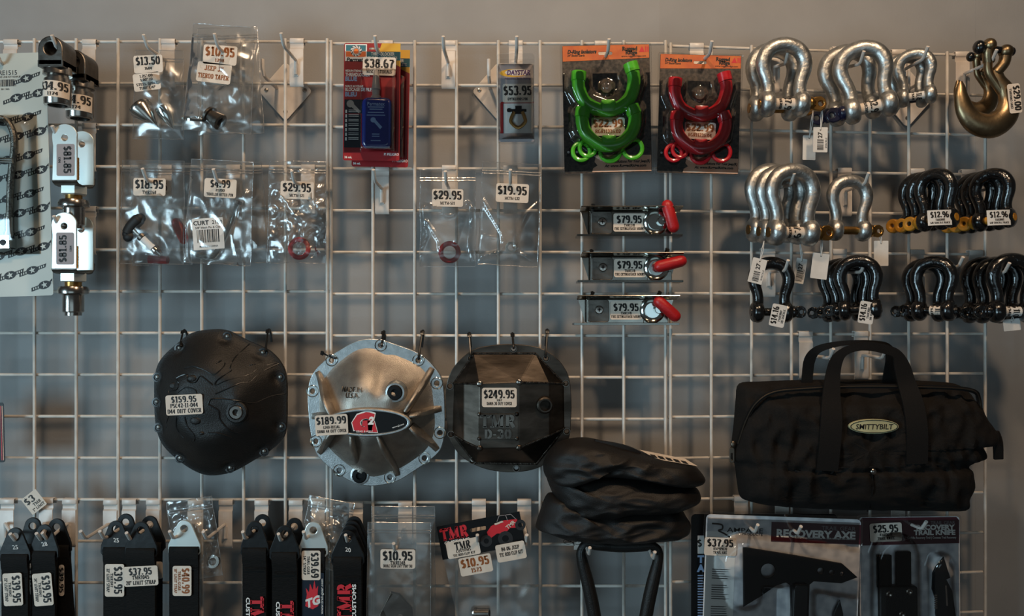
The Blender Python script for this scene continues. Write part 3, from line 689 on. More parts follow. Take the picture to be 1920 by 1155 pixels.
# ------------------------------------------------------------------ threadlocker cards, clamshell, isolator packs
def blister_pack(F, w, h, parent, box, depth=14, rim=True):
    """clear thermoformed shell with a raised box (u0,u1,v0,v1)"""
    u0, u1, v0, v1 = box
    def st(x, a, b, e=5): return max(0, min(1, (x - a) / e)) * max(0, min(1, (b - x) / e))
    b = MB(F); b.grid(lambda a, d: ((a - .5) * w, (d - .5) * h, 1.2 + depth * min(st((a - .5) * w, u0, u1), st((d - .5) * h, v0, v1)) ** .6), 40, 50); return b.build('blister', 'blister', parent, ang=60)
def threadlocker(px, py, off, ang, label, front):
    F = Frame(px, py, off, ang=ang); w, h = 106, 220
    t = thing('threadlocker_card', label, 'product card', F(0, h/2, 0), 'red threadlocker cards')
    b = MB(F); b.plate([rrect(-53, 53, -110, 110, 4), rrect(-6, 14, 97, 102, 2)], -1, 0); b.build('card', 'dkred', t, smooth=False)
    b = MB(F); b.add([(10, 86, .4), (53, 66, .4), (53, 110, .4), (18, 110, .4)], [(0, 1, 2, 3)]); b.build('corner_print', 'yellowp', t, smooth=False)
    b = MB(F); b.box(-10, 53, 78, 94, .1, .5); b.build('band_print', 'teal', t, smooth=False)
    b = MB(F); b.text('THREADLOCKER', 20, 90, 6, .7, font='s', width=44, bold=.03); b.text('BLOCAGE DE FILETS', 20, 82.5, 5, .7, font='s', width=54, bold=.03)
    for tx, v, hh, wd in (('MEDIUM STRENGTH', 58, 4, 34), ('THREADLOCKER', 51, 6.5, 46), ('FORCE MOYENNE', 29, 4, 34), ('BLOCAGE DE FILETS', 23, 6, 56), ('36 mL', -104, 4, 14)):
        b.text(tx, -50, v, hh, .4, al='L', font='s', width=wd, bold=.03)
    b.text('P! PELIGRO', 38, -98, 5, .4, font='s', width=28)
    for k in range(7):
        b.flat([(-49, -73 + k * 8.6), (-46, -73 + k * 8.6), (-46, -67 + k * 8.6), (-49, -67 + k * 8.6)], .75)
        for j in range(2): b.flat([(-43, -71 + k * 8.6 + j * 3), (-24, -71 + k * 8.6 + j * 3), (-24, -70 + k * 8.6 + j * 3), (-43, -70 + k * 8.6 + j * 3)], .75)
    b.build('white_print', 'white', t, smooth=False)
    b = MB(F); b.text('BLUE', -50, 43, 8, .4, al='L', font='s', width=22, bold=.05); b.text('BLEU', -50, 14, 8, .4, al='L', font='s', width=22, bold=.05); b.build('blue_print', 'bottlelabel', t, smooth=False)
    b = MB(F); b.box(-51, -12, 4, -22, .1, .5); b.box(-51, -20, -24, -86, .1, .5); b.build('panel_print', 'navy', t, smooth=False)
    b = MB(F); b.add([(-46, -3, .7), (-40, 2, .7), (-20, -18, .7), (-24, -22, .7)], [(0, 1, 2, 3)]); b.flat([(p[0], p[1]) for p in circ(-40, -4, 7, 14)], .72); b.build('bolt_print', 'nozzle', t, smooth=False)
    b = MB(F); b.box(-51, -10, 76, 108, .1, .5); lg = b.build('logo_panel', 'white', t, smooth=False)
    b = MB(F); b.box(-49, -12, 95, 106, .5, .7); b.build('logo_teal', 'teal', lg, smooth=False)
    b = MB(F); b.box(-49, -12, 84, 94, .5, .7); b.flat(circ(-30, 95, 4.5, 14), .95); b.build('logo_orange', 'orangeb', lg, smooth=False)
    b = MB(F); b.plate([circ(-30, 95, 10.5, 20), circ(-30, 95, 5.5, 16)], .7, .9); b.build('logo_wheel', 'paperw', lg, smooth=False)
    b = MB(F)
    for k in range(10): a = k * pi / 5; b.add([(-30 + 5.5 * cos(a), 95 + 5.5 * sin(a), .95), (-30 + 10.5 * cos(a + .5), 95 + 10.5 * sin(a + .5), .95), (-30 + 10.5 * cos(a + .75), 95 + 10.5 * sin(a + .75), .95)], [(0, 1, 2)])
    b.text('Permatex', -48, 79, 7, .8, al='L', font='s', width=42, bold=.04, skew=.2); b.build('logo_ink', 'navy', lg, smooth=False)
    b = MB(F); p = rrect(-15, 40, -91, 4, 12); b.plate(p, 3, 23, 6, 3); bt = b.build('bottle', 'bluebottle', t)
    b = MB(F)
    b.text('Permatex', 12, -9, 7, 23.4, font='s', width=32)
    for v, wd in ((-16, 30), (-20, 24), (-26, 30), (-31, 34), (-66, 14), (-70, 14), (-78, 18)): b.flat([(12 - wd/2, v), (12 + wd/2, v), (12 + wd/2, v + 1.6), (12 - wd/2, v + 1.6)], 23.4)
    b.flat([(4, -38), (9, -36), (24, -52), (20, -56)], 23.4); b.flat(circ(7, -39, 5, 12), 23.5); b.build('label_print', 'bottlelabel', bt, smooth=False)
    b = MB(F); b.lathe((10, 4, 13), (0, 1, 0), [(-2, 10), (3, 9), (5, 7), (14, 7), (16, 8.5), (20, 8), (50, 4.5), (52, 3)], 18); b.build('nozzle', 'nozzle', t)
    blister_pack(F, 104, 190, t, (-20, 46, -96, 60), 26)
    if front: price(F, t, 14, 66, 62, 34, [('$38.67', 16, 5, 56), ('MISC MATERIALS', 6.5, -10, 48)], 3, -1)
threadlocker(714, 203, .030, -1, 'rear red threadlocker card mostly hidden behind the other', False)
threadlocker(697, 191, .062, -.6, 'front red threadlocker card with blue bottle and $38.67 label', True)

F = Frame(967, 186, .052, ang=.5)
t = thing('clamshell_pack', 'small narrow clamshell with $53.95 label and shackle picture', 'clamshell', F(0, 84, 0))
b = MB(F); b.plate([rrect(-33, 34, -80, 66, 3)], -1, 0); b.build('card', 'paperg', t, smooth=False)
b = MB(F); b.flat(circ(-4, 49, 26, 24, 7.5), .3); b.build('swoosh_print', 'yellowp', t, smooth=False)
b = MB(F); b.flat(circ(4, 50, 24, 24, 6), .45); b.build('oval_print', 'paperw', t, smooth=False)
b = MB(F); b.text('DAYSTAR', 6, 50, 9, .7, font='s', width=44, bold=.05, skew=.15); b.text('Polyurethane Shackle Bushings', 4, 39, 3.6, .7, font='s', width=48); b.build('brand_print', 'purple', t, smooth=False)
b = MB(F); b.box(-22, 31, -64, -7, .1, .7); ph = b.build('photo_panel', 'paperw', t, smooth=False)
b = MB(F); b.box(-28, 34, -8, -5, .1, .9); b.box(-30, -24, -64, -7, .1, .6); b.build('red_print', 'dkred', t, smooth=False)
b = MB(F); b.tube(spline([(-3, -24, 3), (-8, -34, 3), (-9, -44, 3), (4, -54, 3), (17, -44, 3), (16, -34, 3), (12, -24, 3)], 4), 3.2, 8, flat=.5); b.build('shackle_print', 'gold', ph)
b = MB(F); b.box(-16, 20, -24, -19, .6, 2.5); b.box(-1, 11, -28, -13, .6, 3); b.flat(circ(-13, -21, 4, 10), 2.8); b.build('pin_print', 'blk', ph, smooth=False)
price(F, t, 4, 11, 57, 35, [('$53.95', 17, 5, 54), ('DYTKU70057BK', 5, -11, 38)], 1)
b = MB(F); b.plate([rrect(-35, 36, -84, 86, 6), rrect(-8, 8, 70, 74, 2)], -2, -1.2); b.build('rear_shell', 'blister', t)
blister_pack(F, 70, 150, t, (-32, 33, -74, 66), 22)

def isolators(px, py, off, ang, k, colr, price_s, code, label):
    F = Frame(px, py, off, ang=ang); F.m = F.m * k
    t = thing('isolator_pack', label, 'blister pack', F(0, 118, 0), 'shackle isolator packs')
    b = MB(F); b.plate([rrect(-82, 82, -120, 120, 4), rrect(-14, 12, 101, 107, 2.4)], -1, 0); b.build('card', 'grit', t, smooth=False)
    b = MB(F); b.plate([[(-81, 90), (81, 94), (81, 119), (-81, 119)], rrect(-14, 12, 101, 107, 2.4)], .1, .5); b.build('header_print', 'orange', t, smooth=False)
    b = MB(F); b.plate([(-30, -118), (81, -118), (81, -88), (-22, -86)], .1, .5); b.build('footer_print', 'salmon', t, smooth=False)
    b = MB(F); b.text('D-Ring Isolators', -45, 108, 7, .8, font='s', width=54, bold=.05, skew=.25); b.text('3/4" Shackle Guards', -56, 101, 4, .8, font='s', width=32, bold=.03, skew=.2)
    b.text('Rugged', 45, 112, 7.5, .8, font='s', width=28, bold=.05); b.text('Ridge', 48, 105, 7.5, .8, font='s', width=22, bold=.05); b.text('www.ruggedridge.com', 52, 98, 3.6, .8, font='s', width=46)
    b.text('More Solutions For Your Jeep(R)', 38, -99, 5, .8, font='s', width=82, bold=.04, skew=.2); b.text('At: www.RuggedRidge.com', 32, -107, 5, .8, font='s', width=78, bold=.04, skew=.2); b.build('lettering', 'ink', t, smooth=False)
    b = MB(F); b.add([(62, 105, .8), (68, 116, .8), (73, 105, .8)], [(0, 1, 2)]); b.box(74, 76, 105, 115, .5, .8); b.box(78, 80, 105, 115, .5, .8); b.build('peak_print', 'redink', t, smooth=False)
    b = MB(F)                                                     # printed rock crawler at the lower left
    b.flat([(-80, -118), (-40, -118), (-20, -106), (-28, -96), (-80, -92)], .6); b.build('rock_print', 'grit', t, smooth=False)
    b = MB(F); b.flat(circ(-48, -92, 13, 14), .9); b.flat([(-78, -88), (-50, -88), (-46, -76), (-72, -72)], .9); b.build('truck_print', 'blk', t, smooth=False)
    b = MB(F)
    for q in range(3): b.flat(circ(-74 + q * 8, -80, 2.4, 10), 1.2)
    b.build('lamp_print', 'paperw', t, smooth=False)
    def C(pts, nm):
        b = MB(F); pa = spline(pts, 6); b.tube(pa, 12.5, 14, flat=.95); e0, e1 = pa[0], pa[-1]
        for e, d in ((pa[0], pa[3]), (pa[-1], pa[-4])):
            v = Vector(d) - Vector(e); v.normalize(); b.lathe(Vector(e) - v * 2, v, [(0, 11), (1, 14), (18, 14), (19, 12)], 14)
        o = b.build(nm, colr, t)
        m_ = min(pa, key=lambda q: q[1]); b = MB(F); b.box(-13, 13, m_[1] - 2, m_[1] + 18, 4, 25); b.build('grip_block', colr, o, bev=2.5, segs=2); return o
    C([(-52, 66, 12), (-53, 40, 12), (-44, 14, 12), (-22, -2, 12), (2, -6, 12), (26, 2, 12), (44, 22, 12), (50, 52, 12), (44, 80, 12)], 'isolator')
    C([(-46, -2, 14), (-48, -26, 14), (-40, -50, 14), (-20, -68, 14), (2, -72, 14), (26, -66, 14), (44, -46, 14), (50, -22, 14), (44, 0, 14)], 'isolator')
    for (u, v, r_, w) in ((-50, -80, 16, 5), (-38, -74, 15, 7), (4, -80, 19, 4), (46, -76, 18, 4)):
        b = MB(F); b.tube([(u + r_ * cos(i * pi / 14), v + r_ * sin(i * pi / 14), w) for i in range(28)], 4, 8, closed=True, flat=.8); b.build('washer_ring', colr, t)
    price(F, t, 0, -36, 62, 34, [(price_s, 15, 6, 56), (code, 7, -9, 48)], 12, -1, ink='inko')
    b = MB(F); b.plate([rrect(-86, 86, -124, 123, 5), rrect(-14, 12, 101, 107, 2.4)], -2.4, -1.4, .3); b.build('rear_shell', 'blister', t)
    def sm(u, v):
        d = 1e9
        for pts in ([(-52, 60), (-53, 40), (-40, 10), (0, -6), (40, 16), (50, 50), (44, 76)], [(-48, -10), (-46, -40), (0, -72), (44, -46), (48, -6)]): d = min(d, seg_d(u, v, pts))
        x = max(0, min(1, (24 - d) / 9)); y = max(0, 1 - ((u / 14) ** 2 + ((v - 40) / 14) ** 2)) ** .5 * 10
        return max(28 * x ** .6, y)
    b = MB(F); b.grid(lambda a, d: ((a - .5) * 168, (d - .5) * 184 - 24, 1.5 + sm((a - .5) * 168, (d - .5) * 184 - 24)), 56, 60); b.build('blister', 'blister', t, ang=75)
isolators(1138, 204, .056, 1.2, 1.0, 'green', '$22.99', 'RGR11235.02', 'clear pack of green shackle isolators with $22.99 label')
isolators(1311, 214, .056, -1.6, .93, 'redu', '$22.99', 'RGR11235.04', 'clear pack of red shackle isolators with $22.99 label')

# ------------------------------------------------------------------ extinguisher mounts
M['dchrome'] = mat('dark_chrome', '#a8a49c', .16, 1, '#85817a', 12)
def mount(px, py, label, knob, sh=0):
    F = Frame(px, py, .026)
    t = thing('extinguisher_mount', label, 'mount', F(0, 28, 0), 'chrome extinguisher mounts')
    b = MB(F); b.prof([(21, 5), (24, 9), (27, 34), (28, 36)], -90, 97, 1.6); b.build('top_flange', 'dchrome', t, bev=.3)
    b = MB(F)
    for sg, a in ((-1, -88), (1, 96)): b.plate([(a, 27), (a - sg * 22, 27), (a - sg * 20, -22), (a - sg * 15, -22)], -14, -12)
    b.box(-72, 62, -24, 20, 4, 7); b.build('face_plate', 'dchrome', t, bev=.6)
    b = MB(F); b.prof([(-27, 26), (-28, -16)], -97, 98, 4); b.build('bottom_flange', 'dchrome', t, bev=.5)
    b = MB(F)
    for i in range(22): b.ball((-24 + i * 2.6, -25, 8), (1.6, 1.6, 2.5), 6, 4)
    b.build('weld_bead', 'weld', t)
    b = MB(F); b.plate([rrect(-70, -30, -22, 20, 5)], 7, 11, 1); b.build('hinge_block', 'dsteel', t)
    b = MB(F); b.lathe((-49, 1, 11), (0, 0, 1), [(0, 8), (2, 8), (3.6, 6.4), (4, 2), (2.4, 1)], 18); sc = b.build('screw', 'steel', t)
    b = MB(F)
    for a in (0, 90): b.obox((-49 - 4 * cos(R(a)), 1 - 4 * sin(R(a)), 15), (-49 + 4 * cos(R(a)), 1 + 4 * sin(R(a)), 15), 1.6, 1)
    b.build('screw_slot', 'blk', sc)
    b = MB(F); b.lathe((50, 0, 7), (0, 0, 1), [(0, 24), (8, 24), (12, 20), (13, 15), (9, 14)], 28); b.lathe((60, 2, 10), (0, 0, 1), [(0, 8), (16, 8), (17, 7)], 14); b.build('clamp_ring', 'chrome', t)
    b = MB(F); b.box(34, 80, -24, -6, 2, 9); b.build('latch_plate', 'dchrome', t, bev=1)
    (u0, v0), (u1, v1) = knob; b = MB(F); d = Vector((u1 - u0, v1 - v0, 0)); l = d.length
    b.lathe((u0, v0, 28), d, [(-11, .2), (-9.5, 5.5), (-6, 9), (0, 11)] + [(l, 11), (l + 6, 9), (l + 9.5, 5.5), (l + 11, .2)], 20); kn = b.build('knob', 'redgrip', t)
    b = MB(F); m_ = ((u0 + u1) / 2, (v0 + v1) / 2); b.cyl((60, 2, 10), (m_[0] * .5 + 30, m_[1] * .5, 28), 6, n=12); b.build('knob_stem', 'dsteel', kn)
    price(F, t, 2 + sh, 0, 60, 34, [('$79.95', 14, 6, 48), ('TMR1378', 5, -5, 20), ('FIRE EXTINGUISHER MOUNT', 5, -11.5, 56)], 8)
mount(1177, 418, 'top chrome extinguisher mount with upright red knob and $79.95 label', ((69, 29), (80, -10)))
mount(1178, 503, 'middle chrome extinguisher mount with level red knob and $79.95 label', ((54, 2), (93, 12)))
mount(1171, 582, 'bottom chrome extinguisher mount with knob sloping down right', ((60, 16), (89, -10)))

# ------------------------------------------------------------------ differential covers
def crop(ox, oy, sc):
    return lambda x, y: (ox + x / sc, oy + y / sc)
def pip(x, y, poly):
    c = False; j = len(poly) - 1
    for i in range(len(poly)):
        (xi, yi), (xj, yj) = poly[i], poly[j]
        if (yi > y) != (yj > y) and x < (xj - xi) * (y - yi) / (yj - yi) + xi: c = not c
        j = i
    return c
def ring_mesh(b, out, cen, ts, hf, side=None):
    n = len(out); vs = []; fs = []
    for t in ts:
        for p in out:
            u, v = cen[0] + (p[0] - cen[0]) * t, cen[1] + (p[1] - cen[1]) * t; vs.append((u, v, hf(t, u, v)))
    if side is not None: vs += [(p[0], p[1], side) for p in out]
    k = len(ts) + (1 if side is not None else 0)
    for i in range(k - 1):
        for j in range(n): fs.append((i*n + j, i*n + (j+1) % n, (i+1)*n + (j+1) % n, (i+1)*n + j))
    b.add(vs, fs)
    if ts[0] > 0: b.add([(p[0], p[1], p[2]) for p in vs[:n]], [tuple(range(n))])
sstep = lambda x: 0 if x <= 0 else 1 if x >= 1 else x * x * (3 - 2 * x)
def bead(b, p, q, r=2.4, step=2.6):
    p, q = Vector(p), Vector(q); n = max(2, int((q - p).length / step)); d = (q - p)
    for i in range(n + 1):
        c = p + d * (i / n); b.ball(c, (r, r, r * .8), 7, 4)

def cable_tie(p0, p1, off0, off1, label):
    """tie from the hole p0 up over the wire at p1"""
    a = P(p0[0], p0[1], gy(p0[0]) - off0); e = P(p1[0], p1[1], gy(p1[0]) - off1)
    F = Frame(0, 0, world=a, scale=.001); d = e - a; E = (d.x * 1000, d.z * 1000, -d.y * 1000)
    t = thing('cable_tie', label, 'cable tie', a, 'black cable ties')
    b = MB(F); up = Vector(E).normalized()
    pa = spline([(0, -1, -9), (0, 0, 2), tuple(Vector(E) * .5 + Vector((0, 0, 3.5))), (E[0], E[1], E[2] + 2), (E[0] + up[0] * 5, E[1] + up[1] * 5, -off1 * 0 + E[2] - 6), (E[0], E[1] - 2, E[2] - 13), (E[0] * .4, E[1] * .4, E[2] - 14)], 5)
    b.tube(pa, 2.1, 6, flat=.6); b.build('strap', 'zipt', t)
    b = MB(F); h = Vector(E) + Vector((0, 0, 2)); b.obox(h - up * 4, h + up * 4.5, 7.5, 6); b.build('head', 'zipt', t, bev=.8)
    return t

# textured black cover
C = crop(270, 590, 3.5); cx, cy = 418, 752
F = Frame(cx, cy, .022); L = lambda x, y: (C(x, y)[0] - cx, cy - C(x, y)[1])
t = thing('diff_cover', 'round black textured differential cover with $159.95 label', 'diff cover', F(0, 0, 0), 'differential covers tied to the grid')
OUT = spline([L(*p) for p in ((240, 180), (330, 118), (450, 95), (560, 105), (680, 165), (830, 235), (915, 330), (942, 430), (944, 570), (942, 700), (922, 800), (840, 885), (740, 945), (600, 1022), (470, 1048), (365, 1028), (240, 950), (135, 845), (92, 720), (82, 560), (86, 400), (125, 290))], 5, True)
bolts = [L(*p) for p in ((248, 218), (560, 142), (792, 248), (905, 408), (912, 730), (800, 892), (578, 1000), (252, 935), (112, 735), (104, 408), (100, 570))]
def hblk(tt, u, v):
    z = 10 + 52 * sstep((1 - tt) / .62) ** .8 + 7 * math.exp(-((u + 12) / 42) ** 2 - ((v - 2) / 30) ** 2)
    z += 4 * math.exp(-((u - 45) / 15) ** 2 - ((v - 10) / 15) ** 2)
    for q in bolts:
        d = math.hypot(u - q[0], v - q[1]); z = z - (z - 13) * sstep((15 - d) / 6) if z > 13 else z
    return z
TS = [.02] + [i / 36 for i in range(1, 37)]
b = MB(F); ring_mesh(b, OUT, (-6, 0), TS, hblk, 0); b.build('housing', 'blackmatte', t, ang=60)
def on(u, v):                                       # height of the dome at a local point, by its ring position
    lo = 0; 
    for s_ in range(1, 40):
        k = s_ / 40
        if pip(u, v, [(-6 + (p[0] + 6) * k, p[1] * k) for p in OUT]): return hblk(k, u, v)
    return 10
for ln_ in (((705, 190), (640, 270), (625, 340), (635, 355), (560, 410), (550, 440), (620, 410), (740, 380), (790, 340), (890, 310)), ((550, 495), (620, 465), (700, 430), (750, 425), (800, 370), (895, 318)),
            ((510, 560), (535, 525), (640, 530), (700, 540), (770, 560), (860, 525), (938, 515)), ((510, 560), (570, 600), (580, 660), (640, 730), (700, 750)), ((330, 340), (400, 325), (480, 350), (540, 375), (590, 320), (570, 292), (540, 310)),
            ((225, 480), (300, 470), (310, 430), (290, 400), (360, 375), (370, 415), (420, 425), (450, 385), (480, 400), (530, 440)), ((310, 490), (360, 455), (420, 470), (435, 500)), ((300, 640), (290, 720), (330, 780)), ((355, 640), (370, 700), (415, 765), (400, 800)), ((230, 640), (200, 690), (190, 740)), ((500, 740), (570, 745), (640, 775)), ((735, 325), (760, 318), (800, 328)), ((225, 480), (245, 540))):
    pts = spline([L(*p) for p in ln_], 4); b = MB(F); b.tube([(u, v, on(u, v) + .9) for u, v in pts], 1.1, 5); b.build('relief_line', 'blackplastic', t)
for (x, y, r) in ((425, 665, 10), (460, 745, 5), (270, 450, 9), (400, 400, 9)):
    u, v = L(x, y); b = MB(F); b.ball((u, v, on(u, v)), (r, r * .72, 2.5), 14, 6); b.build('relief_stud', 'blackmatte', t)
for q in bolts:
    b = MB(F); b.lathe((q[0], q[1], 9), (0, 0, 1), [(0, 9), (3.6, 9), (3.8, 6.2), (2.4, 5.4), (2.4, .2)], 16, cap=False); bh = b.build('bolt_hole', 'blackplastic', t); b = MB(F); b.lathe((q[0] + 1, q[1] + 1, 9), (0, 0, 1), [(0, 3.6), (4.5, 3.6), (5.2, 2)], 10); b.build('bolt_end', 'dsteel', bh)
u, v = L(680, 612); z = on(u, v)
b = MB(F); b.lathe((u, v, z - 6), (0, 0, 1), [(0, 20), (7, 20), (9, 18), (9.4, 13.5), (5, 13)], 26, cap=False); b.build('port_boss', 'blackmatte', t)
b = MB(F); b.lathe((u, v, z - 2), (0, 0, 1), [(0, 12.5), (5, 12.5), (6.5, 11), (6.5, 6), (2, 5), (2, .2)], 6 * 4); b.build('fill_plug', 'steel', t)
price(F, t, L(362, 562)[0], L(362, 562)[1], 66, 36, [('$159.95', 11, 10, 46), ('PSC42-11-044', 7.5, -1, 50), ('D44 DIFF COVER', 7.5, -11, 61)], 70, 3)

# cast aluminium cover
C = crop(560, 600, 3.5); cx, cy = 708, 770
F = Frame(cx, cy, .018); L = lambda x, y: (C(x, y)[0] - cx, cy - C(x, y)[1])
t = thing('diff_cover', 'silver cast aluminium differential cover with ribs and $189.99 label', 'diff cover', F(0, 0, 0), 'differential covers tied to the grid')
OUT = spline([L(*p) for p in ((300, 180), (400, 132), (520, 124), (650, 160), (790, 215), (880, 290), (945, 390), (962, 560), (960, 740), (930, 850), (850, 925), (760, 985), (650, 1050), (500, 1082), (390, 1068), (280, 1012), (150, 905), (102, 800), (76, 640), (70, 460), (102, 350), (185, 258))], 5, True)
INN = spline([L(*p) for p in ((290, 262), (400, 192), (520, 188), (650, 232), (800, 305), (866, 400), (888, 540), (896, 700), (850, 830), (730, 930), (620, 985), (500, 1020), (400, 985), (290, 910), (190, 800), (150, 620), (150, 460), (200, 350))], 5, True)
b = MB(F); b.plate([OUT] + [circ(*L(*p), 4.6, 14) for p in ((225, 262), (545, 165), (790, 262), (910, 412), (930, 735), (830, 900), (605, 1025), (275, 980), (122, 790), (100, 463))], 0, 11, 1.2); b.build('flange', 'aluf', t, ang=30)
def hal(tt, u, v):
    z = 10.5 + 58 * sstep((1.02 - tt) / .75) ** .75
    z += 9 * math.exp(-((u - 42) / 17) ** 2 - ((v - 40) / 18) ** 2) + 8 * math.exp(-((u + 34) / 13) ** 2 - ((v + 118) / 13) ** 2)
    z -= 9 * math.exp(-((u - 14) / 12) ** 2) * sstep((v - 20) / 40) * (1 - tt * .6)
    return z
b = MB(F); ring_mesh(b, INN, (-8, 8), TS, hal); b.build('dome', 'alu', t, ang=60)
def ona(u, v):
    for s_ in range(1, 41):
        k = s_ / 40
        if pip(u, v, [(-8 + (p[0] + 8) * k, 8 + (p[1] - 8) * k) for p in INN]): return hal(k, u, v)
    return 10.5
for (x0, y0, x1, y1) in ((130, 335, 262, 590), (95, 625, 262, 622), (140, 868, 270, 700), (392, 725, 396, 960), (560, 725, 655, 1015), (760, 670, 915, 848), (760, 600, 942, 578), (730, 570, 882, 312)):
    a, e = L(x0, y0), L(x1, y1); b = MB(F)
    if math.hypot(*a) < math.hypot(*e): a, e = e, a              # a = outer foot, e = inner end
    d = Vector((e[0] - a[0], e[1] - a[1])).normalized(); nx, ny = -d.y, d.x; N = 10; vs, fs = [], []
    for i in range(N + 1):
        k = i / N; u, v = a[0] + (e[0] - a[0]) * k, a[1] + (e[1] - a[1]) * k
        top = 13 + 63 * sstep(k * 1.15) ** .8; wd = 2.6 + 1.6 * (1 - k); ft = wd + 4
        vs += [(u - nx * ft, v - ny * ft, min(top, ona(u, v)) - 4), (u - nx * wd, v - ny * wd, top - 1), (u, v, top), (u + nx * wd, v + ny * wd, top - 1), (u + nx * ft, v + ny * ft, min(top, ona(u, v)) - 4)]
    for i in range(N):
        for j in range(4): fs.append((i*5 + j, i*5 + j + 1, i*5 + j + 6, i*5 + j + 5))
    fs += [(0, 1, 2, 3, 4), tuple(N*5 + j for j in (4, 3, 2, 1, 0))]
    b.add(vs, fs); b.build('rib', 'alu', t, ang=70)
for p in ((225, 262), (545, 165), (790, 262), (910, 412), (930, 735), (830, 900), (605, 1025), (275, 980), (122, 790), (100, 463)):
    u, v = L(*p); b = MB(F); b.lathe((u, v, 0), (0, 0, 1), [(11.6, 11.5), (12.0, 10.8), (7, 5), (1, 4.8)], 18, cap=False); b.build('bolt_hole', 'chrome', t, ang=20)
u, v = L(500, 635); O = lambda rx, ry: circ(u, v, rx, 40, ry)
b = MB(F); b.plate([O(78, 26)], 50, 76, 3, 2); b.build('oval_boss', 'alu', t)
b = MB(F); b.plate([O(76, 24.5), O(71, 20.5)], 75, 79, 1); b.build('oval_rim', 'aluf', t)
b = MB(F); b.plate([O(70.5, 20)], 76, 76.8); bd = b.build('badge', 'blk', t, smooth=False)
def G2(m, grow, w, nm):
    b = MB(F); gu, gv = L(470, 632)
    b.text('G', gu - 3, gv, 30 + grow, w, font='s', width=38 + grow, bold=.09 + grow * .008, skew=.18); b.add([(gu + 10, gv - 18 - grow*.4, w), (gu + 26 + grow*.4, gv - 18 - grow*.4, w), (gu + 20 + grow*.4, gv + 2, w), (gu + 8, gv + 2, w)], [(0, 1, 2, 3)]); b.build(nm, m, bd, smooth=False)
G2('white', 3, 77.1, 'logo_outline'); G2('redink', 0, 77.4, 'logo_letter')
b = MB(F); b.text('2', L(520, 622)[0], L(520, 622)[1], 13, 77.9, font='s', bold=.06, skew=.2); b.text('GEAR & AXLE', L(480, 690)[0], L(480, 690)[1], 3.6, 77.6, font='s'); b.text('www.g2.com', L(690, 655)[0], L(690, 655)[1], 3, 77.6, ang=18, font='s'); b.build('small_print', 'white', bd, smooth=False)
for (x, y) in ((665, 452), (408, 1012)):
    u, v = L(x, y); z = ona(u, v)
    b = MB(F); b.lathe((u, v, z - 14), (0, 0, 1), [(0, 21), (13, 18.5), (17, 17), (17.5, 14), (14, 13.5)], 26, cap=False); pb = b.build('plug_boss', 'aluf', t)
    b = MB(F); b.lathe((u, v, z - 2), (0, 0, 1), [(0, 13.4), (6, 13.4), (8, 12), (8.4, 6.5), (4, 6), (4, .2)], 24); b.build('plug', 'blk', pb)
b = MB(F, lambda u, v, w: (u, v, ona(u, v) + 2.2 + w)); b.text('MADE IN', *L(390, 434), 9, .3, font='s', width=39, bold=.02); b.text('U.S.A.', *L(396, 470), 9, .3, font='s', width=25, bold=.02); b.build('cast_lettering', 'dsteel', t, smooth=False)
price(F, t, L(278, 648)[0], L(278, 648)[1], 58, 36, [('$189.99', 13, 8, 54), ('G240-2033AL', 5, -4, 30), ('DANA 44 DIFF COVER', 5.5, -11, 52)], 80.5, 3)

# welded steel cover
cx, cy = 954, 764; F = Frame(cx, cy, .016); L = lambda x, y: (C(x, y)[0] - cx, cy - C(x, y)[1])
t = thing('diff_cover', 'dark welded steel differential cover with $249.95 label', 'diff cover', F(0, 0, 0), 'differential covers tied to the grid')
OUT = spline([L(*p) for p in ((1150, 192), (1260, 165), (1400, 157), (1550, 172), (1650, 215), (1725, 285), (1772, 375), (1786, 500), (1785, 640), (1768, 780), (1680, 890), (1560, 968), (1400, 993), (1230, 972), (1090, 905), (1005, 800), (972, 650), (968, 460), (1000, 340), (1065, 255))], 5, True)
HB = ((1132, 250), (1410, 188), (1622, 250), (1750, 412), (1757, 725), (1428, 966), (1142, 916), (1002, 744), (995, 430))
b = MB(F); b.plate([OUT] + [circ(*L(*p), 4.4, 12) for p in HB], 0, 10, 1); b.build('flange', 'rawsteel', t, ang=30)
V = {k: (*L(x, y), w) for k, (x, y, w) in dict(A=(1150, 218, 10), B=(1550, 218, 10), C=(1738, 415, 10), D=(1742, 705, 10), E=(1560, 938, 10), F=(1160, 932, 10), G=(1012, 740, 10), H=(1022, 412, 10), a=(1195, 402, 52), b=(1445, 392, 52), c=(1445, 808, 52), d=(1195, 812, 52), m=(1090, 405, 34), n=(1640, 400, 40), o=(1640, 735, 40), p=(1090, 775, 34)).items()}
ks = list(V); ix = {k: i for i, k in enumerate(ks)}
b = MB(F); b.add([V[k] for k in ks], [tuple(ix[k] for k in f) for f in ('ABnba'.replace('n', ''), 'AamH', 'BCnb', 'abcd', 'amp' + 'd', 'bnoc', 'HmpG', 'CDon', 'dcEF', 'dFGp', 'cEDo'.replace('o', 'o')[0:1] + 'oDE')])
b.build('shell', 'rawsteel', t, smooth=False, bev=1.6, segs=2, ang=8)
for s_ in ('AB', 'BC', 'HA', 'Hm', 'ma', 'bn', 'nC', 'Gp', 'pd', 'co', 'oD', 'EF', 'FG', 'DE'):
    b = MB(F); p, q = V[s_[0]], V[s_[1]]; bead(b, (p[0], p[1], p[2] + 1), (q[0], q[1], q[2] + 1), 2.2); b.build('weld_bead', 'weld', t)
for k in 'abcd':
    b = MB(F); b.ball((V[k][0], V[k][1], V[k][2]), (6, 6, 3), 12, 6); b.build('weld_spot', 'steel' if k in 'ab' else 'weld', t)
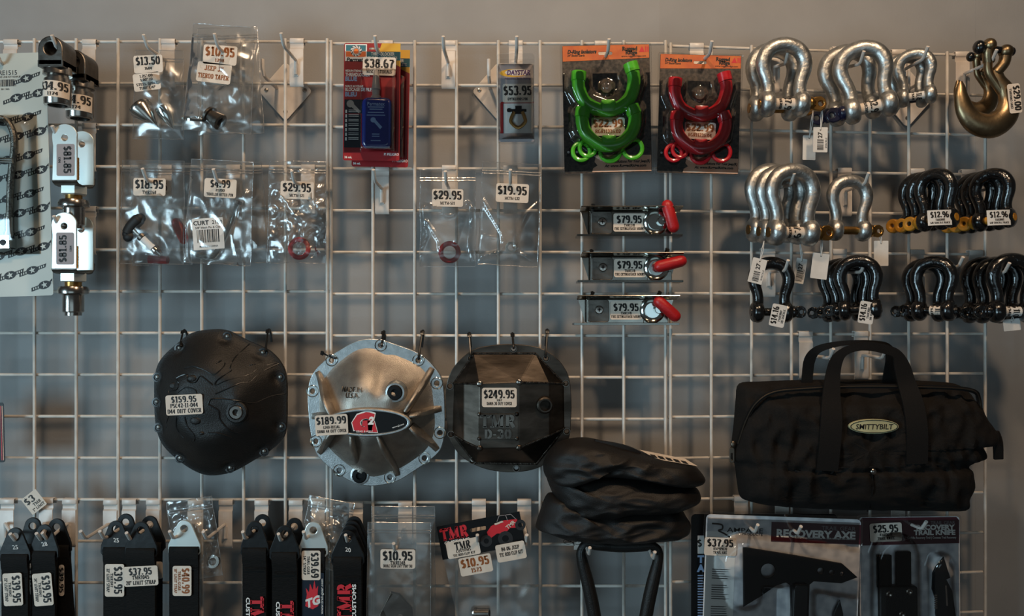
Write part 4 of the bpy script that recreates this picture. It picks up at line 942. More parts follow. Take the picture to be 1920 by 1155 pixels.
for p in HB:
    u, v = L(*p); b = MB(F); b.lathe((u, v, 0), (0, 0, 1), [(1, 4.2), (11, 4.4), (12.4, 5.4), (12.4, 6.6), (10, 7)], 16, cap=False); b.build('bolt_hole', 'dsteel', t)
u, v = L(1605, 540); b = MB(F); b.lathe((u, v, 34), (.1, 0, 1), [(0, 17), (12, 16), (16, 15), (18, 12.5), (18, 10), (6, 9.5), (6, .2)], 26); b.build('fill_port', 'rawsteel', t)
u, v = L(1312, 672); b = MB(F); b.plate([rrect(u - 36, u + 36, v - 23, v + 23, 2)], 52, 54.5, .4); pl = b.build('name_plate', 'rawsteel', t, smooth=False)
b = MB(F); b.text('TMR', u, v + 10, 22, 57, font='slab', width=64, thick=.24, thin=.12); b.text('D-30', u, v - 13, 16, 57, font='slab', width=50, thick=.24, thin=.12)
b.build('raised_lettering', 'dsteel', pl, smooth=False)
b = MB(F)
for su in (-1, 1):
    for sv in (-1, 1): b.ball((u + su * 34, v + sv * 22, 54), (4, 4, 2.4), 10, 5)
b.build('tack_weld', 'weld', pl)
price(F, t, L(1320, 488)[0], L(1320, 488)[1], 63, 35, [('$249.95', 15, 6, 57), ('1187', 4, -5, 10), ('DANA 30 DIFF COVER', 5.5, -11, 46)], 53, 0)

for (p0, p1, o0, lb) in (((339, 649), (344, 622), .036, 'cable tie on the upper left of the black cover'), ((499, 657), (503, 621), .036, 'cable tie on the upper right of the black cover'),
    ((627, 672), (605, 662), .032, 'cable tie reaching left from the silver cover'), ((716, 648), (719, 624), .032, 'cable tie at the top middle of the silver cover'), ((785, 672), (792, 624), .032, 'cable tie at the upper right of the silver cover'),
    ((883, 669), (880, 628), .030, 'cable tie at the upper left of the welded cover'), ((963, 652), (961, 628), .030, 'cable tie at the top middle of the welded cover'), ((1023, 669), (1026, 622), .030, 'cable tie at the upper right of the welded cover'),
    ((1112, 394), (1112, 385), .050, 'cable tie on the left of the top extinguisher mount'), ((1109, 478), (1109, 470), .050, 'cable tie on the left of the middle extinguisher mount'), ((1251, 477), (1251, 468), .050, 'cable tie on the right of the middle extinguisher mount'),
    ((1111, 557), (1111, 549), .050, 'cable tie on the left of the bottom extinguisher mount'), ((1237, 556), (1237, 548), .050, 'cable tie on the right of the bottom extinguisher mount')):
    cable_tie(p0, p1, o0, .012 if o0 < .04 else .034, 'black nylon ' + lb)

# ------------------------------------------------------------------ tool bag, pouches, handle, axe and knife packs
def blob(F, out, cen, df, db, seed, amp=4, fr=.03, rings=26, flat=.5, ridge=(1, 1)):
    """a soft closed body over an outline: front bulge df, back db, with folds"""
    b = MB(F); n = len(out); sd = Vector((seed * 5.1, seed * 2.7, seed))
    for sg, dd in ((1, df), (-1, db)):
        vs, fs = [], []
        for i in range(rings + 1):
            t = (i / rings) ** .8
            for p in out:
                u, v = cen[0] + (p[0] - cen[0]) * t, cen[1] + (p[1] - cen[1]) * t
                e = max(0, 1 - t ** 3) ** flat; q = Vector((u * fr * ridge[0], v * fr * ridge[1], sg)) + sd
                z = dd * e * sg + (amp * (1 - 2.4 * abs(noise.noise(q))) + amp * .45 * (1 - 2.2 * abs(noise.noise(q * 2.1)))) * min(1, e * 1.6) * (1 if sg > 0 else .3)
                vs.append((u, v, z))
        for i in range(rings):
            for j in range(n): fs.append((i*n + j, i*n + (j+1) % n, (i+1)*n + (j+1) % n, (i+1)*n + j))
        b.add(vs, fs)
    return b
def ribbon(b, pts, wd, th=2, n=6):
    """flat strap through (u,v,w) points, width across the path in the picture plane"""
    pp = spline([(*p, w_) for p, w_ in zip(pts, wd)], n); N = len(pp); vs, fs = [], []
    for i, p in enumerate(pp):
        a, c = pp[max(i-1, 0)], pp[min(i+1, N-1)]; d = Vector((c[0]-a[0], c[1]-a[1], 0)); d = d.normalized() if d.length > 1e-6 else Vector((0, 1, 0)); nx, ny = -d.y, d.x; h = p[3] / 2
        vs += [(p[0] - nx*h, p[1] - ny*h, p[2]), (p[0] + nx*h, p[1] + ny*h, p[2]), (p[0] + nx*h, p[1] + ny*h, p[2] + th), (p[0] - nx*h, p[1] - ny*h, p[2] + th)]
    for i in range(N - 1):
        for j in range(4): fs.append((i*4 + j, i*4 + (j+1) % 4, (i+1)*4 + (j+1) % 4, (i+1)*4 + j))
    fs += [(0, 1, 2, 3), tuple((N-1)*4 + j for j in (3, 2, 1, 0))]; return b.add(vs, fs)

cx, cy = 1606, 838; F = Frame(cx, cy, .075); C = crop(1330, 610, 3.2085); L = lambda x, y: (C(x, y)[0] - cx, cy - C(x, y)[1])
t = thing('tool_bag', 'wide black canvas tool bag with oval badge hanging by its handles', 'bag', F(0, 110, 0))
OUT = [L(*p) for p in ((178, 350), (300, 338), (480, 330), (740, 326), (1000, 326), (1200, 330), (1360, 338), (1480, 352), (1560, 400), (1610, 470), (1650, 545), (1690, 600), (1722, 645), (1700, 700), (1640, 715), (1625, 725), (1648, 770), (1636, 800), (1545, 826), (1552, 880), (1560, 960), (1535, 1040), (1505, 1100), (1300, 1102), (1000, 1100), (740, 1095), (500, 1085), (360, 1072), (250, 1058), (185, 1030), (165, 940), (150, 830), (120, 790), (130, 720), (140, 640), (150, 540), (158, 440))]
OUT = spline(OUT, 4, True)
bg = blob(F, OUT, L(860, 720), 62, 40, 4, 9, .02, 36, .42, (1.5, .9))
def bagw(u, v, w):                                   # sag the pocket seam and the zipper band
    if w > 0:
        x, y = u, v
        w += 5 * math.exp(-((v + 34) / 5) ** 2) * (1 if -150 < u < 200 else 0) * -1 + 6 * sstep((-34 - v) / 6) - 12 * sstep((v - 82) / 14)
    return u, v, w
bg.warp = bagw; body = bg.build('body', 'fabric', t, ang=75)
b = MB(F); zp = spline([(*L(*p), w) for p, w in (((150, 700), 22), ((185, 560), 34), ((235, 450), 46), ((330, 385), 50), ((500, 365), 50), ((800, 352), 48), ((1200, 355), 48), ((1480, 372), 42), ((1555, 425), 34), ((1575, 520), 28))], 6)
ribbon(b, [p for p in zp[::4]], [8] * len(zp[::4]), 2.5, 4); b.build('zipper_band', 'strap', t)
b = MB(F); b.tube([(p[0], p[1], p[2] + 3.4) for p in zp], 1.3, 6); b.build('zipper_teeth', 'brass', t)
b = MB(F); pu = L(112, 760); b.plate([rrect(pu[0] - 4, pu[0] + 5, pu[1] - 16, pu[1] + 12, 4), rrect(pu[0] - 1.6, pu[0] + 2.6, pu[1] - 12, pu[1] + 2, 2)], 24, 26.5, .5); b.ball((pu[0] + 3, pu[1] + 18, 25), (5, 7, 4), 10, 6); b.build('zipper_pull', 'brass', t)
b = MB(F)
ribbon(b, [(*L(620, 830), 70), (*L(628, 700), 75), (*L(640, 540), 74), (*L(655, 400), 62), (*L(672, 280), 56), (*L(690, 200), 58), (*L(730, 150), 60), (*L(800, 122), 62), (*L(880, 118), 62), (*L(960, 132), 60), (*L(1035, 160), 58), (*L(1070, 230), 56), (*L(1098, 330), 56), (*L(1120, 450), 67), (*L(1130, 600), 74), (*L(1135, 790), 70)], [38, 38, 38, 32, 26, 22, 15, 14, 16, 17, 17, 28, 32, 37, 38, 38], 3, 5); b.build('front_handle', 'strap', t)
b = MB(F)
ribbon(b, [(*L(570, 420), 10), (*L(572, 300), 14), (*L(575, 200), 24), (*L(610, 140), 34), (*L(700, 108), 44), (*L(800, 96), 50), (*L(900, 98), 50), (*L(1000, 118), 44), (*L(1040, 190), 36), (*L(1058, 300), 20), (*L(1062, 420), 10)], [20, 20, 20, 14, 10, 8, 9, 12, 22, 28, 30], 3, 5); b.build('rear_handle', 'strap', t)
bu, bv = L(882, 573); b = MB(F); b.plate([circ(bu, bv, 44, 36, 13)], 70, 77.5, .6); bd = b.build('badge', 'badge', t)
b = MB(F); b.plate([circ(bu, bv, 42.5, 36, 11.8), circ(bu, bv, 41, 36, 10.6)], 77.4, 78); b.text('SMITTYBILT', bu, bv, 9.5, 78, font='s', width=66, bold=.015, skew=.12); b.build('lettering', 'ink', bd, smooth=False)
b = MB(F); rv = L(882, 832); b.lathe((rv[0], rv[1], 73), (0, 0, 1), [(0, 5.4), (3, 5), (4.6, 3), (5, .2)], 14); b.build('rivet', 'steel', t)
b = MB(F); ribbon(b, [(*L(390, 815), 46), (*L(480, 845), 56), (*L(640, 855), 62), (*L(690, 815), 66), (*L(900, 808), 67), (*L(1200, 800), 64), (*L(1440, 800), 46)], [3] * 7, 2, 5); b.build('pocket_seam', 'strap', t)
b = MB(F); ribbon(b, [(*L(880, 820), 68), (*L(885, 950), 68), (*L(880, 1080), 50)], [2] * 3, 1.5, 5); b.build('centre_seam', 'strap', t)
b = MB(F); ribbon(b, [(*L(1690, 640), 8), (*L(1712, 700), 9), (*L(1718, 800), 8)], [20, 18, 17], 6, 5); b.build('end_tab', 'strap', t, bev=1)

# three folded pouches
C = crop(980, 780, 3.08); cx, cy = 1165, 915
def pouch(out, cen, df, db, seed, label, off, extra=None):
    F = Frame(cx, cy, off); L = lambda x, y: (C(x, y)[0] - cx, cy - C(x, y)[1])
    t = thing('folded_pouch', label, 'pouch', F(*L(*cen), 0), 'stacked black pouches')
    o = spline([L(*p) for p in out], 5, True); b = blob(F, o, L(*cen), df, db, seed, 6.5, .024, 26, .6, (.7, 1.4)); b.build('body', 'nylon', t, ang=75)
    if extra: extra(F, L, t)
def topx(F, L, t):
    b = MB(F); ribbon(b, [(*L(410, 140), 10), (*L(520, 158), 14), (*L(600, 178), 14), (*L(672, 205), 10)], [7, 9, 9, 5], 10, 5); b.build('flap', 'nylon', t)
    b = MB(F, lambda u, v, w: (u, v, w)); q = [L(668, 188), L(930, 240), L(990, 272), L(760, 232)]; b.add([(*q[0], 12), (*q[1], 12), (*q[2], 30), (*q[3], 32)], [(0, 1, 2, 3)]); lb = b.build('paper_label', 'paper', t, smooth=False)
    b = MB(F)
    for k in range(5):
        x = 720 + k * 44; p0, p1, p2, p3 = L(x, 206 + k * 9), L(x + 30, 212 + k * 9), L(x + 44, 226 + k * 9), L(x + 14, 220 + k * 9); b.add([(*p0, 24), (*p1, 24), (*p2, 30), (*p3, 30)], [(0, 1, 2, 3)])
    b.build('print', 'ink', lb, smooth=False)
    for vv in (0, 1):
        b = MB(F); b.tube(spline([(*L(330 + 20 * vv, 300 + 14 * vv), 44), (*L(560, 288 + 18 * vv), 50), (*L(760, 305 + 20 * vv), 48), (*L(920, 350 + 12 * vv), 36)], 6), 1, 5); b.build('stitched_seam', 'strap', t)
pouch(((75, 640), (95, 560), (140, 450), (200, 450), (290, 500), (420, 520), (650, 520), (880, 520), (950, 590), (972, 640), (940, 690), (800, 716), (600, 720), (400, 716), (220, 695), (110, 655)), (500, 640), 56, 40, 31, 'lowest of three stacked black pouches resting above the padded handle', .050)
pouch(((135, 330), (230, 370), (400, 330), (650, 340), (850, 380), (990, 405), (1030, 470), (1000, 508), (870, 548), (650, 556), (450, 585), (300, 575), (235, 540), (180, 460)), (560, 480), 60, 40, 32, 'middle of three stacked black pouches', .056)
pouch(((130, 240), (200, 152), (320, 123), (420, 132), (560, 168), (680, 205), (800, 228), (920, 258), (990, 282), (1056, 370), (1000, 404), (880, 395), (700, 360), (500, 338), (390, 345), (280, 380), (200, 415), (140, 360), (118, 300)), (520, 270), 64, 40, 33, 'topmost of three stacked black pouches with a paper label strip', .060, topx)
F = Frame(1075, 1015, .08); b = MB(F); rr = random.Random(5)
b.tube(spline([(rr.uniform(-18, 18), rr.uniform(-8, 6), rr.uniform(-4, 4)) for _ in range(22)], 4), .5, 4)
tag(b.build('loose_thread', 'zipt'), 'tangle of loose black thread under the lowest pouch', 'thread')

F = Frame(1165, 1080, .072); L = lambda x, y: (C(x, y)[0] - 1165, 1080 - C(x, y)[1])
t = thing('padded_handle', 'black padded tube handle hanging below the stacked pouches', 'handle', F(0, 60, 0))
pa = spline([(*L(x, y), 0, r) for x, y, r in ((450, 1500, 12), (428, 1250, 12.5), (405, 1100, 12.5), (375, 960, 12), (345, 840, 10.5), (338, 780, 8.5), (368, 742, 8), (430, 748, 9), (560, 756, 10), (680, 754, 9.5), (750, 752, 8.5), (784, 785, 8.5), (778, 850, 10), (752, 960, 12), (722, 1100, 12.5), (698, 1250, 12.5), (670, 1500, 12))], 6)
b = MB(F); b.tube([p[:3] for p in pa], [p[3] for p in pa], 16); b.build('tube', 'blackmatte', t)
b = MB(F); b.tube([(p[0], p[1], p[3] * .98) for p in pa], .7, 5); b.build('seam', 'blackplastic', t)

def shell(F, w0, w1, v0, v1, t, nm='rear_shell', z=-2):
    b = MB(F); b.plate([rrect(w0, w1, v0, v1, 8)], z, z + 1, .3); b.build(nm, 'blister', t)
C = crop(1270, 930, 3.3103)
def tline(b, x0, x1, v, n, w, rr, gap=5, h=1.4, u=0):
    for k in range(n): b.flat([(x0, v - k * gap), (x0 + (x1 - x0) * rr.uniform(.6, 1), v - k * gap), (x0 + (x1 - x0) * rr.uniform(.6, 1), v - k * gap + h), (x0, v - k * gap + h)], w)
# rear axe pack
cx, cy = 1420, 1100; F = Frame(cx, cy, .040); L = lambda x, y: (C(x, y)[0] - cx, cy - C(x, y)[1])
t = thing('axe_pack', 'rear axe pack showing only a dark strip beside the front pack', 'blister pack', F(0, 130, 0), 'recovery axe packs')
b = MB(F); b.plate([rrect(-124, 150, -135, 136, 8)], -1, 0); b.build('card', 'blk', t, smooth=False)
b = MB(F); b.box(-112, -100, 62, 96, .1, .6); b.build('price_tag', 'paperw', t, smooth=False)
b = MB(F); b.text('$', -108, 82, 14, .9); b.build('print', 'ink', t.children[-1], smooth=False)
b = MB(F); rr = random.Random(3)
for k, s_ in enumerate(('T', 'A')): b.text(s_, -106, 52 - k * 17, 13, .4, font='s', bold=.06)
tline(b, -112, -98, 20, 30, .4, rr, 5, 2.2); b.build('lettering', 'bottlelabel', t, smooth=False); shell(F, -128, 152, -138, 140, t, z=-3)
# front axe pack
cx, cy = 1464, 1100; F = Frame(cx, cy, .072, ang=-2); L = lambda x, y: (lambda a, d: (a * cos(R(2)) - d * sin(R(2)), a * sin(R(2)) + d * cos(R(2))))(C(x, y)[0] - cx, cy - C(x, y)[1])
t = thing('axe_pack', 'front blister pack with a black recovery axe and $37.95 label', 'blister pack', F(0, 130, 0), 'recovery axe packs')
b = MB(F); b.plate([rrect(-144, 146, -135, 131, 8)], -1, 0); b.build('card', 'cardgrey', t, smooth=False)
b = MB(F); b.plate([rrect(-144, -88, -134, 100, 4)], .05, .35); b.build('text_panel', 'white', t, smooth=False)
b = MB(F); b.box(L(585, 160)[0], 146, L(590, 282)[1], L(585, 160)[1], .1, .5); b.build('header_band', 'maroon', t, smooth=False)
b = MB(F); b.text('RECOVERY AXE', *L(860, 236), 14, .9, font='s', width=148, bold=.05); b.text('Hache de recuperation de sentier', *L(810, 258), 3.6, .9, font='s', width=54); b.text('Hacha de recuperacion de sendero', *L(1015, 264), 3.6, .9, font='s', width=54); b.build('title_print', 'white', t, smooth=False)
b = MB(F); b.text('TRAIL GEAR', *L(1000, 200), 8, .9, font='s', width=64, bold=.0); b.build('subtitle_print', 'paperg', t, smooth=False)
b = MB(F); b.text('AMPAGE', *L(420, 212), 9, .6, font='s', width=68, bold=.01); b.text('PRODUCTS', *L(466, 237), 4, .6, font='s', width=38)
b.tube(spline([(*L(215, 170), .6), (*L(275, 178), .6), (*L(278, 205), .6), (*L(255, 214), .6), (*L(290, 232), .6), (*L(330, 258), .6)], 5), 1.5, 4, flat=.3)
rr = random.Random(8)
for v0, n in ((28, 5), (-2, 7), (-42, 7)): tline(b, -130, -94, v0, n, .6, rr, 4.2, 1.3)
b.build('lettering', 'ink', t, smooth=False)
AX = [L(*p) for p in ((395, 303), (700, 352), (1005, 405), (1100, 490), (1000, 527), (830, 515), (805, 535), (800, 700), (800, 1000), (690, 1000), (690, 700), (685, 540), (660, 522), (600, 540), (500, 610), (398, 672))]
b = MB(F); b.plate([AX, circ(*L(550, 450), 13.5, 20), circ(*L(872, 450), 5.8, 14), circ(*L(940, 460), 4.6, 12), circ(*L(1003, 468), 3.6, 12)], 9, 15, 1.5); b.build('axe_head', 'blk', t)
hx = L(745, 540); b = MB(F); b.plate([rrect(hx[0] - 15, hx[0] + 15, hx[1] - 150, hx[1] + 6, 7)], 6, 24, 4, 2); b.build('axe_handle', 'blackplastic', t)
b = MB(F); sx, sy = L(988, 720); b.plate([[(sx - 10, sy - 60), (sx - 9, sy), (sx + 2, sy + 26), (sx + 9, sy), (sx + 10, sy - 60)]], 6, 10, 1); b.build('spare_blade', 'blackplastic', t)
def axsh(u, v):
    d = seg_d(u, v, [L(400, 400), L(700, 420), L(1080, 480)]); d2 = seg_d(u, v, [L(745, 480), L(745, 1000)]); d3 = seg_d(u, v, [L(400, 380), L(420, 600)])
    return 27 * max(0, min(1, (48 - min(d, d2 + 14, d3 + 14)) / 10)) ** .6
b = MB(F); b.grid(lambda a, d: ((a - .5) * 286, (d - .5) * 258 - 4, 1 + axsh((a - .5) * 286, (d - .5) * 258 - 4)), 60, 56); b.build('blister', 'blister', t, ang=75)
shell(F, -148, 150, -138, 136, t)
price(F, t, L(265, 312)[0], L(265, 312)[1], 60, 34, [('$37.95', 14, 7, 50), ('RMPR9070', 5, -4, 26), ('TRAIL AXE', 5, -11, 26)], 2, 0)
# knife pack
cx, cy = 1710, 1100; F = Frame(cx, cy, .060, ang=.5); L = lambda x, y: (C(x, y)[0] - cx, cy - C(x, y)[1])
t = thing('knife_pack', 'blister pack with a trail knife and black sheath, $25.95 label', 'blister pack', F(0, 130, 0))
b = MB(F); b.plate([rrect(-98, 90, -135, 131, 6)], -1, 0); b.build('card', 'cardgrey', t, smooth=False)
b = MB(F); b.plate([[(-97, 78), (89, 81), (89, 124), (84, 130), (-92, 130), (-97, 124)]], .1, .5); b.build('header_band', 'maroon', t, smooth=False)
b = MB(F); b.text('RECOVERY', *L(1605, 194), 9, .9, font='s', width=72, bold=.05); b.text('TRAIL KNIFE', *L(1598, 226), 9, .9, font='s', width=78, bold=.05); b.text('Cuchillo Recovery Trail | Couteau Trail Recovery', *L(1580, 258), 4, .9, font='s', width=92); b.build('title_print', 'white', t, smooth=False)
b = MB(F); b.text('TRAIL GEAR', *L(1650, 166), 6, .9, font='s', width=46); b.build('subtitle_print', 'paperg', t, smooth=False)
for x0, x1, y0 in ((1230, 1320, 357), (1346, 1440, 337)):
    a, e = L(x0, y0), L(x1, 560); b = MB(F); b.plate([rrect(a[0], e[0], e[1], a[1], 2)], 5, 9, 1); b.build('sheath_strap', 'strap', t)
a, e = L(1234, 545), L(1470, 960); b = MB(F); b.plate([rrect(a[0], e[0], e[1], a[1], 5)], 4, 15, 3, 2); sh = b.build('sheath', 'blackmatte', t)
for p in ((1292, 592), (1415, 578), (1370, 716)):
    u, v = L(*p); b = MB(F); b.lathe((u, v, 14), (0, 0, 1), [(0, 6), (2, 6), (3, 4), (2, 2.4), (2, .2)], 14); b.build('snap', 'steel', sh)
KN = [L(*p) for p in ((1640, 370), (1678, 500), (1655, 510), (1690, 580), (1720, 800), (1600, 800), (1585, 720), (1590, 640), (1565, 570), (1570, 470), (1590, 430))]
b = MB(F); b.plate([KN], 6, 10, 1); kn = b.build('knife_blade', 'blackplastic', t)
b = MB(F); a = L(1648, 545); b.obox((a[0], a[1], 10.5), (a[0] + 2, a[1] - 38, 10.5), 3, 1); 
for k in range(7): q = L(1584, 605 + k * 13); b.box(q[0] - 2, q[0] + 3, q[1] - 1.2, q[1] + 1.2, 9.8, 11)
b.build('blade_edge', 'steel', kn)
def knsh(u, v):
    d = seg_d(u, v, [L(1350, 380), L(1352, 960)]) - 22; d2 = seg_d(u, v, [L(1630, 430), L(1640, 760)])
    return 22 * max(0, min(1, (24 - min(d, d2)) / 8)) ** .6
b = MB(F); b.grid(lambda a, d: (-4 + (a - .5) * 184, (d - .5) * 258 - 4, 1 + knsh(-4 + (a - .5) * 184, (d - .5) * 258 - 4)), 44, 50); b.build('blister', 'blister', t, ang=75)
shell(F, -102, 94, -138, 135, t)
price(F, t, L(1294, 222)[0], L(1294, 222)[1], 60, 35, [('$25.95', 14, 7, 48), ('RMP9072', 5, -4, 24), ('TRAIL KNIFE', 5, -11, 32)], 2, 2)

# ------------------------------------------------------------------ limit straps along the bottom
def strap(px, py, off, label, tw=58, ww=50, ang=0, metal='tabblack', pricing=None, logo=None, mark=None, dx=0):
    """px, py = hole of the end tab"""
    F = Frame(px, py, off, ang=ang)
    t = thing('limit_strap', label, 'strap', F(0, 0, 0), 'limit straps hanging along the bottom')
    h = tw / 2; top = [(15 * cos(R(a)), 15 * sin(R(a)) + 1) for a in range(25, 156, 13)]
    p = [(h, -30), *top, (-h, -30), (-h - .5, -44), (-h + 4, -50), (h - 4, -50), (h + .5, -44)]
    b = MB(F); b.plate([spline(p[:1], 1) + p, circ(0, 0, 6.8, 18), rrect(-ww/2 - 1, ww/2 + 1, -46, -37, 3)], -2.2, 2.2, 1); b.build('end_tab', metal, t)
    b = MB(F, lambda u, v, w: (u + dx * (v + 40) / -160 + noise.noise(Vector((v * .02, px, 0))) * 1.2, v, w))
    b.prof([(-262, -3), (-60, -3), (-40, -5.5), (-34, -4), (-32, 0), (-34, 4.5), (-42, 6.5), (-58, 5), (-64, 3), (-262, 3)], -ww/2, ww/2, 2.2); wb = b.build('webbing', 'webbing', t, bev=.4)
    b = MB(F)
    for k in range(3): b.box(-ww/2 + 3, ww/2 - 3, -70 - k * 2.6, -69.2 - k * 2.6, 5, 5.6)
    b.build('stitching', 'strap', wb)
    if mark: b = MB(F); b.text(mark, 2, -20, 8, 2.9, font='s', skew=-.2, ang=random.Random(px).uniform(-15, 15)); b.build('handwritten_mark', 'paperw', t, smooth=False)
    if pricing: price(F, t, *pricing[0], 6.2, *[], **pricing[1]) if False else price(F, t, pricing[0], pricing[1], pricing[2], pricing[3], pricing[4], 6.4, pricing[5], **(pricing[6] if len(pricing) > 6 else {}))
    if logo == 'tmr' or logo == 'tmrup':
        vv = -118 if logo == 'tmr' else -150
        b = MB(F); b.text('TMR', -5, vv, 26, 6.3, ang=90, font='slab', width=74, thick=.26, thin=.12); b.build('logo_print', 'redink', t, smooth=False)
        b = MB(F); b.text('CUSTOMS', 13, vv + 2, 7, 6.3, ang=90, font='s', width=66, bold=.03); b.build('logo_name', 'white', t, smooth=False)
    if logo == 'rev':
        b = MB(F); b.text('TMR', 6, -160, 24, 6.3, ang=-90, font='slab', width=70, thick=.26, thin=.12); b.build('logo_print', 'redink', t, smooth=False)
        b = MB(F); b.text('CUSTOMS', -11, -158, 7, 6.3, ang=-90, font='s', width=66, bold=.03); b.build('logo_name', 'white', t, smooth=False)
    if logo == 'flame':
        b = MB(F); b.plate([rrect(-ww/2 + 2, ww/2 - 1, -190, -78, 2)], 5.4, 6.4); pt = b.build('printed_patch', 'navy', t, smooth=False)
        b = MB(F); fl = [(-14, -140), (-11, -118), (-13, -106), (-7, -114), (-5, -98), (0, -110), (3, -92), (6, -108), (10, -102), (9, -118), (13, -128), (10, -140), (0, -146)]; b.flat(fl, 6.7); b.build('flame_print', 'redink', pt, smooth=False)
        b = MB(F); b.text('TG', -2, -132, 15, 7, font='s', bold=.05, skew=.3, ang=20); b.text('www.trail-gear.com', 17, -122, 4.6, 6.9, ang=90, font='s', width=66); b.build('patch_print', 'paperw', pt, smooth=False)
    return t
V39 = lambda u, v, n, a=-90: (u, v, 61, 36, [('$39.95', 15, 7, 52), ('TMR1047', 5, -5, 26), (n, 5.5, -12, 44)], a)
strap(62, 986, .040, 'black limit strap mostly hidden behind the two leftmost straps', 50, 44, pricing=(4, -98, 60, 18, [('$39.95', 13, 0, 50)], -82))
strap(107, 988, .038, 'black limit strap behind the right side of the second strap', 54, 48, dx=10, pricing=(12, -98, 58, 10, [('$39.95', 8, 0, 48)], -90))
strap(29, 1005, .082, 'leftmost black limit strap with $39.95 label and scribbled tab', 58, 50, pricing=V39(-1, -98, '22" LIMIT STRAP', -87), mark='25')
strap(84, 999, .076, 'second black limit strap from the left with $39.95 label', 54, 46, -1, pricing=V39(2, -104, '24" LIMIT STRAP', -84), mark='28')
strap(236, 979, .036, 'black limit strap tab hidden behind the $39.95 and $37.95 straps', 54, 46)
strap(281, 983, .038, 'black limit strap behind the $37.95 strap at its right', 58, 46, pricing=(18, -84, 18, 32, [], 0))
strap(218, 992, .078, 'black limit strap with upright $39.95 label left of the $37.95 one', 56, 46, pricing=V39(0, -94, '22" LIMIT STRAP'), mark='25')
strap(265, 994, .084, 'black limit strap with level $37.95 20 inch label', 60, 54, pricing=(2, -84, 64, 37, [('$37.95', 13, 9, 44), ('TMR1045', 7.5, -2, 32), ('20" LIMIT STRAP', 7.5, -12, 56)], 3))
strap(346, 991, .070, 'black strap with silver tab and brown $40.99 label', 60, 55, metal='zinc', pricing=(-2, -96, 56, 35, [('$40.99', 14, 7, 48), ('TRAIL-GEAR', 5, -5, 36), ('18" LIMIT STRAP', 5, -12, 46)], -90, dict(ink='inko')))
strap(492, 980, .040, 'black limit strap behind the plain one left of centre', 50, 44)
strap(478, 993, .076, 'plain black limit strap left of centre with red mark low down', 52, 45, logo='rev')
strap(552, 987, .042, 'black limit strap tab behind the strap left of the flame logo', 52, 44)
strap(534, 1001, .078, 'black limit strap with sideways red lettering left of the flame logo', 56, 47, logo='rev')
strap(588, 994, .066, 'black strap with silver tab, $39.69 label and flame patch', 54, 44, metal='zinc', logo='flame', pricing=(-3, -64, 55, 35, [('$39.69', 14, 7, 48), ('TRAIL-GEAR', 5, -5, 34), ('14" STRAP', 5, -12, 36)], -90))
for k, (x, y) in enumerate(((664, 984), (660, 992), (656, 1000))): strap(x, y, .050 + k * .009, ('rearmost', 'third', 'second')[k] + ' black strap in the bundle behind the large red lettered strap', 58, 48)
strap(652, 1010, .086, 'front black strap with large red sideways lettering', 62, 53, logo='tmr', mark='20')

# clear bags among the straps
F = Frame(365, 1010, .045, ang=8); zipbag(F, 86, 150, 'crumpled clear bag hanging behind the $40.99 strap', 41, 14, 8, 1.0, mat_='filmhaze', freq=.04)
b = MB(F); b.lathe((32, -45, 8), (0, .2, 1), [(-4, 7), (-4, 12), (4, 12), (4, 7), (-4, 7)], 18, cap=False); tag(b.build('spacer_ring', 'steel'), 'small steel spacer in the bag behind the $40.99 strap', 'spacer')
F = Frame(612, 1000, .040, ang=-10); zipbag(F, 86, 130, 'crumpled clear bag bunched behind the silver tabbed flame strap', 43, 14, 8, 1.0, mat_='filmhaze', freq=.04)
F = Frame(756, 1062, .048, ang=0); z = zipbag(F, 118, 225, 'rear milky bag behind the $10.95 bracket bag', 45, 8, 2, 1.02, mat_='filmhaze')
price(F, z, -6, 18, 63, 34, [('$10.95', 15, 5, 56)], 8)
F = Frame(748, 1092, .076, ang=-.5); z = zipbag(F, 118, 225, 'milky zip bag with $10.95 label holding a grey steel bracket', 47, 12, 1.6, 1.03, mat_='filmhaze', seal_v=14)
price(F, z, -1, 47, 65, 36, [('$10.95', 17, 6, 57), ('TMR1148', 6.5, -7, 28), ('DOUBLE SHEAR LIMIT STRAP TAB', 5.5, -13, 54)], 10, 0)
b = MB(F); b.plate([[(-14, -16), (2, -20), (26, -46), (31, -110), (-38, -110), (-34, -56)], circ(4, -62, 6, 14)], 0, 9, 1.2); tag(b.build('steel_bracket', 'rawsteel'), 'grey pointed steel bracket in the front $10.95 bag', 'bracket')
# card topped bag
F = Frame(902, 1003, .050, ang=10.5)
t = thing('carded_bag', 'clear bag under a tilted black card with a red truck picture', 'bag', F(0, 30, 0), 'clear plastic product bags')
b = MB(F); b.plate([rrect(-79, 79, -32, 31, 1), rrect(-19, 13, 9, 16, 3.4)], 2, 3); cd = b.build('card', 'blk', t, smooth=False)
b = MB(F); b.text('TMR', -48, 14, 22, 3.4, font='slab', width=52, thick=.26, thin=.12); b.build('logo_print', 'redink', cd, smooth=False)
b = MB(F); b.text('CUSTOMS', -46, -2, 5.5, 3.4, font='s', width=48, bold=.02); b.build('logo_name', 'white', cd, smooth=False)
b = MB(F); b.flat([(12, 4), (22, 14), (46, 20), (72, 18), (70, 2), (56, 4), (46, -4), (30, -2), (14, -10)], 3.4); b.build('truck_body_print', 'redink', cd, smooth=False)
b = MB(F); b.flat([(30, 14), (46, 17), (44, 20), (28, 17)], 3.8); b.text('TMR', 58, 10, 7, 3.8, font='s', ang=30, bold=.03); b.build('truck_trim_print', 'paper', cd, smooth=False)
b = MB(F)
for u, v, r_ in ((8, -12, 11), (44, -14, 14), (76, 6, 10)): b.plate([circ(u, v, r_, 20), circ(u, v, r_ * .45, 14)], 3.3, 3.9)
b.build('truck_tyre_print', 'tread', cd, smooth=False)
b = MB(F)
